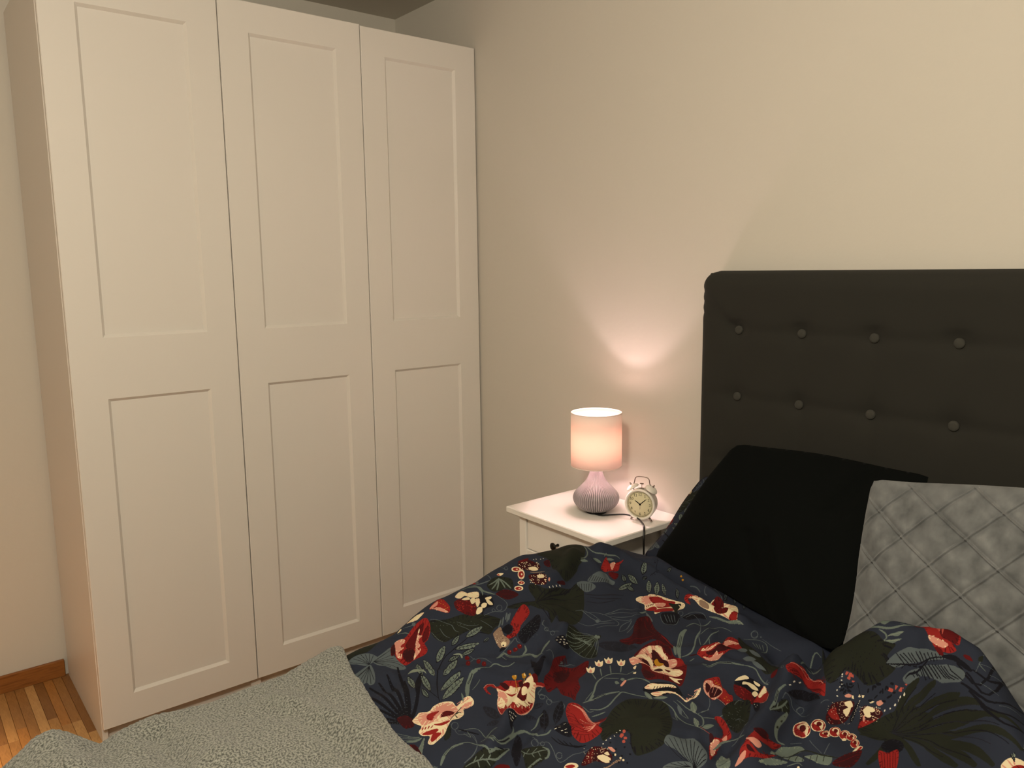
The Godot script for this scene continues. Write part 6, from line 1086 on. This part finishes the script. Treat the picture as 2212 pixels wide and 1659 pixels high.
	[2,10,2.4,[1492,748,1457,735,1473,697,1493,769,1450,722,1512,749,1499,755,1490,724,1516,765,1498,754,1451,747,1495,769,1485,816,1480,688,1498,751,1475,762,1465,758,1492,715,1471,727,1486,733,1476,752,1504,778,1458,728,1459,738,1464,708,1467,761,1459,769,1487,704,1491,755,1509,778,1467,715,1475,701,1458,709,1460,742,1502,776,1488,817,1463,734,1456,759,1458,768,1489,734,1492,806,1500,734,1466,748,1479,799,1493,755,1484,731,1473,730,1454,721,1486,743,1493,715,1486,688,1479,744,1501,775,1490,756,1515,770,1483,803,1486,772,1476,695,1485,815,1496,773,1524,710,1536,683,1542,688,1539,685,1549,700,1553,701,1545,677,1520,706,1536,702,1541,692,1526,695,1532,704,1553,682,1556,701,1538,706,1553,710,1522,715,1533,693,1552,685,1552,707,1548,682,1539,688,1545,678,1543,719,1514,701,1542,687,1557,684,1538,696,1537,683,1543,701,1518,697,1520,710,1529,707,1547,702,1530,709,1547,700,1508,689,1532,709,1535,717,1560,701,1525,714,1561,709,1523,714,1529,707,1543,719,1515,696,1554,707,1542,728,1549,707,1525,722]],
	[2,14,2.5,[1512,690,1515,688,1519,686,1522,684,1525,682,1531,682,1534,682,1538,681,1542,681,1546,679,1550,678,1554,677]],[1,2,8.4,[1515,755,1501,701,1501,675]],[2,14,2.9,[1514,747,1511,740,1510,732,1508,726,1507,717,1505,712,1505,705,1503,701,1503,695,1503,691,1501,687,1501,682,1501,678,1501,675]],[0,10,0,[1499,664,1499,667,1497,668,1495,668,1493,667,1493,663,1494,662,1497,662]],
	[0,10,0,[1507,663,1507,667,1506,668,1504,668,1501,664,1501,662,1503,662,1505,662]],[1,2,1.6,[1497,664,1479,642]],[0,9,0,[1477,668,1476,674,1471,677,1465,679,1461,677,1462,674,1468,668,1474,668]],[0,9,0,[1557,665,1556,668,1551,673,1545,673,1541,669,1541,667,1547,662,1553,662]],[0,10,0,[1483,671,1485,674,1483,675,1480,675,1478,672,1478,668,1479,668,1481,668]],
	[0,10,0,[1536,668,1535,670,1531,673,1527,674,1524,671,1525,669,1529,668,1532,668]],[0,11,0,[1448,629,1448,632,1445,636,1442,636,1441,632,1441,629,1442,629,1446,629]],[0,11,0,[1458,639,1457,642,1455,642,1452,642,1450,642,1449,639,1452,636,1455,636]],[0,11,0,[1465,636,1464,636,1462,636,1459,636,1457,636,1456,634,1459,631,1462,631]],
	[0,11,0,[1471,642,1471,642,1468,644,1465,644,1463,642,1463,642,1465,641,1470,641]],[0,11,0,[1458,631,1458,636,1456,636,1452,636,1450,636,1450,630,1452,629,1456,629]],[0,11,0,[1564,636,1563,640,1561,642,1558,642,1556,639,1557,636,1559,636,1561,636]],[0,11,0,[1577,629,1576,632,1574,636,1572,636,1571,632,1570,629,1572,629,1576,629]],
	[0,11,0,[1588,632,1589,636,1586,636,1583,636,1581,636,1582,632,1584,629,1587,629]],[0,11,0,[1598,623,1597,623,1596,626,1593,625,1590,623,1592,623,1594,623,1597,623]],[0,11,0,[1569,638,1568,642,1566,642,1564,642,1561,642,1561,638,1564,636,1567,636]],[0,11,0,[1593,629,1591,629,1590,632,1588,629,1585,629,1585,629,1589,629,1591,629]],
	[0,14,0,[1436,637,1437,639,1436,641,1434,641,1433,639,1433,638,1434,636,1436,636]],[0,14,0,[1439,642,1438,643,1437,645,1436,645,1436,644,1435,643,1435,642,1437,642]],[0,14,0,[1441,649,1441,650,1440,652,1438,652,1437,652,1437,650,1439,649,1440,649]],[0,14,0,[1446,655,1445,657,1444,658,1443,659,1442,658,1442,656,1442,655,1445,655]],
	[0,14,0,[1444,665,1444,666,1443,668,1441,669,1441,668,1441,667,1442,664,1442,664]],[0,14,0,[1442,677,1442,679,1441,681,1441,682,1440,681,1439,679,1440,677,1441,676]],[0,14,0,[1450,690,1450,691,1449,692,1447,694,1446,694,1446,691,1447,689,1448,689]],[0,14,0,[1605,629,1605,629,1604,629,1603,629,1601,629,1602,629,1603,629,1604,629]],
	[0,14,0,[1603,636,1603,636,1601,636,1600,636,1600,636,1600,636,1601,636,1602,636]],[0,14,0,[1599,639,1599,642,1598,642,1597,642,1595,640,1595,636,1596,636,1597,636]],[0,14,0,[1591,644,1590,647,1590,647,1589,647,1588,645,1588,642,1588,642,1589,642]],[0,14,0,[1589,649,1589,652,1589,653,1588,652,1588,651,1586,649,1587,649,1588,649]],
	[0,14,0,[1586,659,1586,661,1584,662,1583,662,1582,662,1582,659,1583,657,1584,657]],[0,14,0,[1578,668,1578,670,1576,672,1576,672,1575,670,1575,668,1576,668,1577,668]],[0,14,0,[1568,677,1568,679,1567,680,1566,680,1565,679,1565,677,1566,676,1567,675]],[1,2,4.1,[1438,658,1444,654]],[1,2,4,[1459,655,1466,655]],[1,2,4,[1458,663,1459,670]],[1,2,4,[1448,657,1444,664]],[1,2,4,[1471,662,1464,661]],
	[1,2,4,[1457,655,1453,650]],[1,2,4,[1451,670,1452,662]],[1,2,4,[1460,649,1467,648]],[1,2,4,[1457,656,1462,660]],[1,2,4,[1456,668,1457,675]],[1,2,4,[1471,649,1467,655]],[1,2,4,[1468,663,1462,663]],[1,2,4,[1454,659,1449,655]],[1,2,4,[1447,675,1449,667]],[1,2,4,[1496,642,1504,640]],[1,2,3.9,[1520,642,1527,642]],[1,2,3.9,[1544,642,1548,649]],[1,2,3.9,[1568,646,1567,650]],[1,2,3.9,[1530,667,1524,668]],
	[1,2,3.9,[1536,636,1527,636]],[1,2,3.9,[1557,639,1551,636]],[1,2,4,[1512,655,1511,649]],[1,2,3.9,[1533,662,1537,655]],[1,2,3.9,[1553,662,1561,661]],[1,2,3.9,[1558,629,1565,629]],[1,2,3.9,[1519,642,1522,649]],[1,2,3.9,[1542,646,1541,650]],[1,2,3.9,[1567,649,1561,654]],[1,2,3.9,[1528,670,1520,669]],[1,2,3.9,[1531,638,1525,636]],[1,2,3.9,[1551,642,1550,636]],[1,2,3.9,[1570,642,1575,640]],
	[0,10,0,[1481,904,1483,920,1470,926,1441,903,1415,867,1406,835,1420,828,1462,879]],[0,6,0,[1480,904,1480,918,1469,924,1441,899,1418,866,1408,837,1426,840,1462,883]],[0,10,0,[1419,853,1430,847,1469,892,1479,921,1458,900]],[0,7,0,[1465,897,1467,906,1460,904,1448,891,1435,870,1431,857,1440,863,1454,880]],[0,10,0,[1489,839,1497,866,1496,892,1485,901,1472,886,1467,863,1470,843,1479,830]],
	[0,6,0,[1488,842,1495,866,1494,890,1486,898,1474,885,1469,865,1472,846,1480,835]],[0,10,0,[1474,873,1474,850,1482,838,1495,872,1486,870]],[0,7,0,[1484,850,1486,861,1486,871,1484,876,1480,871,1476,860,1476,850,1480,847]],[0,10,0,[1512,854,1515,871,1514,891,1507,901,1501,898,1498,884,1499,861,1504,849]],[0,6,0,[1511,856,1514,871,1513,890,1507,898,1502,897,1498,883,1500,862,1505,852]],
	[0,10,0,[1502,886,1501,865,1507,854,1514,876,1508,876]],[0,7,0,[1507,863,1509,870,1508,878,1506,882,1503,879,1502,873,1503,865,1504,860]],[0,10,0,[1520,819,1525,839,1523,856,1514,863,1504,852,1499,831,1502,812,1510,808]],[0,6,0,[1519,820,1524,838,1521,853,1514,859,1505,850,1500,831,1502,814,1510,810]],[0,10,0,[1504,836,1503,818,1513,814,1523,842,1513,834]],
	[0,7,0,[1513,822,1515,830,1514,837,1511,838,1508,834,1505,825,1506,819,1509,818]],[0,10,0,[1540,812,1544,831,1542,847,1533,849,1523,837,1519,819,1522,804,1531,800]],[0,6,0,[1539,814,1543,830,1541,844,1533,847,1524,837,1520,819,1523,806,1531,804]],[0,10,0,[1524,825,1524,809,1533,808,1543,833,1533,825]],[0,7,0,[1533,815,1536,823,1535,829,1531,828,1527,823,1525,816,1526,811,1530,810]],
	[0,10,0,[1554,806,1557,823,1554,836,1547,840,1538,830,1535,816,1538,802,1547,799]],[0,6,0,[1553,808,1556,822,1553,835,1546,837,1539,829,1536,816,1539,804,1546,802]],[0,10,0,[1539,821,1540,807,1548,805,1555,825,1548,819]],[0,7,0,[1548,811,1549,816,1548,821,1546,823,1542,819,1541,812,1542,807,1545,807]],[0,10,0,[1572,831,1577,850,1576,865,1568,867,1559,852,1553,833,1554,819,1563,818]],
	[0,6,0,[1571,832,1576,849,1575,863,1568,863,1559,852,1554,833,1556,822,1563,821]],[0,10,0,[1559,841,1558,824,1565,825,1576,852,1567,842]],[0,7,0,[1566,833,1569,841,1568,846,1565,846,1561,840,1559,832,1559,826,1563,827]],[1,10,10,[1584,889,1583,864,1581,838]],[1,6,5,[1586,874,1582,841]],[0,10,0,[1544,841,1546,849,1544,854,1542,857,1537,852,1537,845,1537,839,1541,838]],
	[0,3,0,[1467,1077,1438,969,1464,948,1497,964,1486,994,1469,1029]],[0,3,0,[1475,1142,1479,1078,1501,1053,1492,1094,1480,1134]],[0,3,0,[1512,994,1530,970,1559,952,1568,980,1550,994,1534,995]],[0,3,0,[1477,1042,1492,1003,1520,1010,1509,1036]],[1,1,5,[1480,1064,1491,976,1538,964,1575,943]],[1,1,1.6,[1467,1007,1491,1068]],[1,1,1.6,[1481,999,1499,1049]],[1,1,1.6,[1497,997,1508,1033]],
	[1,1,1.6,[1509,990,1519,1017]],[1,1,1.6,[1523,981,1530,1004]],[1,1,1.6,[1534,971,1541,993]],[1,1,1.6,[1546,961,1553,981]],[0,8,0,[1570,970,1574,933,1587,858,1599,885,1605,922,1604,951,1583,972]],[1,7,1.6,[1573,970,1586,936,1592,883]],[1,3,3.1,[1508,1068,1516,1034,1529,1034]],[0,10,0,[1526,1043,1528,1047,1527,1050,1525,1052,1523,1050,1522,1046,1522,1043,1525,1042]],
	[1,5,2,[1356,815,1350,787,1360,779,1373,791,1390,787,1425,808,1435,806]],[1,5,2.3,[1393,766,1395,778,1392,784,1386,786,1380,781,1379,772,1379,760,1385,756,1393,766]],[1,5,1.6,[1493,930,1538,958]],[1,5,1.6,[1531,905,1543,956]],[1,5,1.6,[1446,935,1478,941]],[1,5,2,[1432,751,1434,735,1442,723]],[1,3,7.6,[1376,917,1359,861,1338,806,1336,762]],[1,2,1.6,[1360,861,1339,806]],
	[1,15,1.6,[1357,861,1335,804]],[0,1,0,[1378,921,1360,832,1362,795,1379,819,1377,853]],[1,3,3.5,[1378,921,1370,851,1362,800]],[1,3,2.7,[1373,877,1362,849]],[1,3,2.7,[1368,841,1377,853]],[1,3,2.8,[1367,821,1373,818]],[1,3,8.6,[1435,949,1424,966,1409,943,1395,899,1379,828]],[0,1,0,[1405,924,1407,929,1407,932,1407,936,1406,937,1404,931,1403,923,1403,922]],
	[0,1,0,[1412,942,1412,942,1412,944,1412,948,1412,950,1412,950,1412,947,1412,944]],[0,1,0,[1392,878,1394,885,1395,890,1395,893,1394,893,1392,886,1391,880,1391,877]],[0,1,0,[1384,846,1384,848,1385,854,1385,857,1384,856,1384,855,1384,852,1384,848]],[1,5,2.1,[1294,698,1296,705,1294,708,1283,694,1279,684,1272,669,1278,674,1284,680,1294,698]],
	[1,5,2.4,[1079,467,1084,481,1081,491,1073,492,1066,485,1062,474,1065,464,1072,460,1079,467]],[0,2,0,[1350,780,1362,756,1369,725,1393,725,1421,733,1380,692,1350,679,1347,721,1350,777]],[1,15,1.6,[1350,779,1409,726]],[1,15,1.6,[1353,760,1350,745]],[1,15,1.6,[1353,760,1356,760]],[1,15,1.6,[1356,734,1350,708]],[1,15,1.6,[1356,734,1362,735]],[1,15,1.6,[1358,706,1356,684]],[1,15,1.6,[1358,706,1368,716]],
	[1,15,1.6,[1372,700,1374,689]],[1,15,1.6,[1372,700,1386,718]],[1,15,1.6,[1396,716,1400,713]],[1,15,1.6,[1396,716,1409,735]],[1,14,2.1,[1339,749,1339,737]],[1,14,2.1,[1335,718,1333,703]],[1,14,2.1,[1333,681,1331,664]],[1,3,3.1,[1208,354,1184,223,1205,161,1226,146]],[1,3,2.7,[1184,230,1203,228]],
	[0,5,0,[1533,603,1541,590,1559,577,1587,564,1626,573,1653,573,1675,573,1665,583,1633,590,1599,590,1563,603,1540,603]],[1,2,2.4,[1534,603,1577,596,1620,590,1671,577]],[1,2,1.7,[1577,596,1549,583]],[1,2,1.7,[1585,593,1558,583]],[1,2,1.7,[1592,590,1565,580]],[1,2,1.7,[1599,590,1576,577]],[1,2,1.7,[1606,590,1583,575]],[1,2,1.6,[1615,590,1592,570]],[1,2,1.6,[1621,590,1601,571]],
	[1,2,1.6,[1628,590,1614,577]],[1,2,1.6,[1637,590,1622,577]],[1,2,1.6,[1644,590,1632,577]],[1,2,1.6,[1650,588,1641,577]],[1,2,1.6,[1657,583,1650,576]],[1,2,1.6,[1663,583,1658,573]],[1,2,1.6,[1565,600,1558,603]],[1,2,1.6,[1579,596,1572,603]],[1,2,1.6,[1592,596,1584,596]],[1,2,1.6,[1606,596,1597,596]],[1,2,1.6,[1620,596,1610,596]],
	[0,5,0,[1582,616,1595,603,1623,596,1650,596,1688,590,1720,606,1720,628,1690,624,1654,616,1621,609,1599,623]],[1,2,3.8,[1629,590,1610,603,1594,609,1588,616]],[1,2,1.9,[1620,596,1647,616]],[1,2,1.9,[1626,596,1655,616]],[1,2,1.8,[1634,596,1665,616]],[1,2,1.8,[1642,596,1672,616]],[1,2,1.8,[1649,596,1684,616]],[1,2,1.8,[1656,596,1693,618]],[1,2,1.8,[1663,596,1704,622]],[1,2,1.8,[1670,596,1713,623]],
	[1,2,1.8,[1677,591,1724,627]],[1,2,1.6,[1599,606,1610,612]],[1,2,1.6,[1604,603,1616,609]],[1,2,1.6,[1608,603,1621,609]],[1,2,1.6,[1612,596,1627,609]],[1,2,1.6,[1617,596,1638,616]],[1,2,10.5,[1660,578,1692,577,1733,601]],[0,6,0,[1554,492,1582,498,1608,501,1642,508,1672,509,1684,545,1669,547,1683,559,1671,569,1648,570,1631,564,1611,544,1582,508]],
	[0,7,0,[1622,507,1650,507,1669,509,1678,544,1656,543,1638,538]],[0,9,0,[1610,542,1630,546,1660,551,1656,562,1639,562,1620,556]],[0,11,0,[1615,505,1624,505,1630,527]],[0,11,0,[1629,509,1634,507,1640,535]],[0,7,0,[1635,567,1650,566,1660,576,1650,577]],[0,7,0,[1701,564,1713,562,1725,573,1709,571]],[0,3,0,[1517,560,1528,557,1538,556,1544,551,1550,542,1540,544,1532,549,1523,553,1517,559]],
	[1,4,1.6,[1517,560,1548,544]],[0,3,0,[1513,570,1525,570,1534,570,1543,564,1552,558,1541,560,1531,564,1521,566,1513,570]],[1,4,1.6,[1513,570,1548,561]],[1,3,3.7,[1490,552,1508,557,1515,564,1510,570]],[1,3,6.2,[1421,531,1449,527,1485,545,1518,541,1544,520,1556,493]],[0,3,0,[1469,521,1483,531,1497,536,1503,521,1507,506,1495,506,1486,511,1478,518,1469,520]],[1,0,1.6,[1469,521,1501,503]],
	[1,3,4.1,[1433,527,1458,527,1471,519]],[1,3,3.4,[1531,519,1539,501]],[0,2,0,[1650,763,1652,787,1642,806,1626,813,1611,799,1607,769,1617,747,1636,747]],[0,6,0,[1616,825,1633,813,1646,785,1669,855,1649,884]],[1,7,1.6,[1623,826,1650,878]],[1,7,1.6,[1627,820,1652,872]],[1,7,1.6,[1632,814,1656,866]],[1,7,1.6,[1637,811,1660,863]],[1,7,1.6,[1642,805,1663,857]],[1,7,1.6,[1645,800,1667,852]],
	[1,3,2.1,[1739,573,1749,579,1758,583]],[0,1,0,[1740,551,1742,560,1740,564,1735,565,1733,561,1732,555,1734,550,1737,540]],
]
const DUVET_EDGE := [[0.1,0.6],[0.22,0.625],[0.31,0.655],[0.4,0.69],[0.493,0.725],[0.579,0.743],[0.66,0.749],[0.722,0.75],[0.797,0.74],[0.882,0.724],[0.977,0.708],[1.041,0.686],[1.092,0.659],[1.163,0.649],[1.25,0.645],[2.2,0.62]]
const BLANKET_EDGE := [[1.1,0.66],[1.2,0.667],[1.251,0.669],[1.305,0.658],[1.357,0.64],[1.436,0.64],[1.501,0.64],[1.561,0.642],[1.611,0.65],[1.667,0.644],[1.699,0.634],[1.717,0.649],[1.741,0.665],[1.769,0.676],[1.8,0.68],[1.82,0.668],[1.845,0.652],[1.88,0.63],[1.95,0.61],[2.2,0.63]]
const DUVET_FOLDS := [
	[0.03,0.028,[[1.814,0.519],[1.835,0.47],[1.947,0.435],[2.09,0.451],[2.215,0.479]]],
	[-0.058,0.017,[[1.721,0.522],[1.812,0.447],[1.913,0.413],[2.046,0.431],[2.143,0.45]]],
	[0.024,0.032,[[1.876,0.372],[1.962,0.38],[2.101,0.43]]],
	[0.022,0.02,[[2,0.821],[2.067,0.935],[2.105,1.004],[2.165,1.11],[2.222,1.196]]],
	[-0.014,0.026,[[2.044,0.821],[2.114,0.938],[2.149,1.006],[2.204,1.11],[2.268,1.202]]],
	[0.034,0.028,[[2.52,0.899],[2.481,0.802],[2.447,0.677],[2.403,0.567]]],
	[-0.016,0.026,[[2.486,0.902],[2.452,0.815],[2.405,0.675],[2.366,0.551]]],
	[-0.022,0.028,[[2.525,0.814],[2.481,0.686],[2.432,0.531]]],
	[-0.045,0.03,[[2.344,0.515],[2.396,0.478],[2.433,0.416]]],
	[0.016,0.022,[[2.45,0.51],[2.497,0.618],[2.545,0.747]]],
	[0.012,0.018,[[2.262,0.733],[2.299,0.661],[2.363,0.628],[2.418,0.632]]],
	[0.01,0.02,[[2.18,0.693],[2.262,0.611],[2.37,0.606]]],
	[0.014,0.018,[[1.794,0.6],[1.85,0.691],[1.865,0.764]]],
	[-0.01,0.016,[[1.838,0.617],[1.897,0.719],[1.91,0.782]]],
	[0.012,0.02,[[2.669,0.507],[2.736,0.523],[2.801,0.545]]],
	[0.01,0.025,[[2.645,0.558],[2.729,0.595],[2.817,0.649]]],
	[0.008,0.03,[[1.908,1.031],[1.968,0.927],[1.935,0.79]]],
	[0.01,0.04,[[2.229,0.937],[2.357,0.928],[2.467,0.963]]],
	[0.008,0.03,[[1.974,1.188],[2.114,1.218],[2.224,1.255]]],
	[0.0066,0.012,[[2.054,0.993],[1.976,1.083]]],
	[0.0033,0.014,[[2.253,0.613],[2.457,0.755]]],
	[0.0058,0.008,[[1.998,0.583],[2.167,0.78]]],
	[0.0037,0.015,[[2.111,0.784],[2.247,0.992]]],
	[0.0052,0.009,[[1.878,1.183],[2.072,1.265]]],
	[-0.0074,0.015,[[1.849,1.132],[1.925,1.219]]],
	[0.0039,0.015,[[2.54,1.043],[2.67,1.147]]],
	[0.0075,0.011,[[2.809,0.774],[2.666,0.865]]],
	[-0.0064,0.01,[[1.833,0.559],[1.921,0.587]]],
	[0.0068,0.011,[[2.417,0.898],[2.501,0.97]]],
	[0.0065,0.011,[[2.582,1.19],[2.642,1.26]]],
	[-0.0057,0.015,[[2.469,0.916],[2.598,1.139]]],
	[-0.0033,0.014,[[2.328,0.732],[2.354,0.854]]],
	[0.0032,0.01,[[2.652,0.82],[2.596,0.934]]],
	[0.0032,0.009,[[2.225,1.074],[2.264,1.284]]],
	[0.0066,0.015,[[2.444,1.193],[2.556,1.229]]],
	[0.0036,0.014,[[2.373,0.791],[2.529,0.873]]],
	[0.0068,0.013,[[2.182,0.55],[2.283,0.646]]],
	[0.0038,0.013,[[2.076,0.779],[2.138,0.854]]],
	[-0.0072,0.011,[[2.608,0.513],[2.664,0.599]]],
	[-0.0063,0.014,[[2.693,0.926],[2.783,1.043]]],
	[0.0069,0.011,[[2.435,0.858],[2.473,0.93]]],
	[0.0064,0.01,[[2.357,1.083],[2.477,1.25]]],
	[0.0073,0.009,[[2.095,0.998],[1.917,1.134]]],
	[-0.0058,0.014,[[2.509,0.86],[2.394,0.933]]],
	[0.006,0.011,[[2.101,0.943],[1.978,1.019]]],
	[-0.0059,0.012,[[2.615,0.937],[2.821,1.079]]],
	[-0.005,0.01,[[2.328,0.79],[2.407,0.818]]],
	[0.0045,0.01,[[2.503,1.104],[2.606,1.171]]],
	[-0.0057,0.01,[[2.711,0.945],[2.818,1.076]]],
	[0.0044,0.011,[[2.367,0.891],[2.233,1.096]]],
	[0.0062,0.009,[[2.33,1.018],[2.419,1.092]]],
	[0.0075,0.009,[[1.965,0.852],[2.085,0.963]]],
	[0.0034,0.008,[[2.357,0.96],[2.21,1.099]]],
	[0.135,0.072,[[2.43,0.545,0.05],[2.5,0.53,0.72],[2.55,0.52,1.05],[2.63,0.51,1.15],[2.71,0.53,1.12],[2.78,0.59,0.85],[2.84,0.68,0.45],[3,0.8,0.3]]],
]
const BLANKET_FOLDS := [
	[0.017,0.026,[[1.833,1.409],[1.965,1.387],[2.075,1.364],[2.198,1.345]]],
	[-0.014,0.026,[[1.917,1.409],[2.04,1.396],[2.15,1.385]]],
	[-0.016,0.022,[[1.803,1.623],[1.867,1.621],[1.95,1.619]]],
	[0.012,0.03,[[1.825,1.562],[1.967,1.561]]],
	[0.012,0.03,[[1.909,1.293],[2.044,1.327]]],
	[0.014,0.03,[[1.762,1.771],[1.852,1.759]]],
]
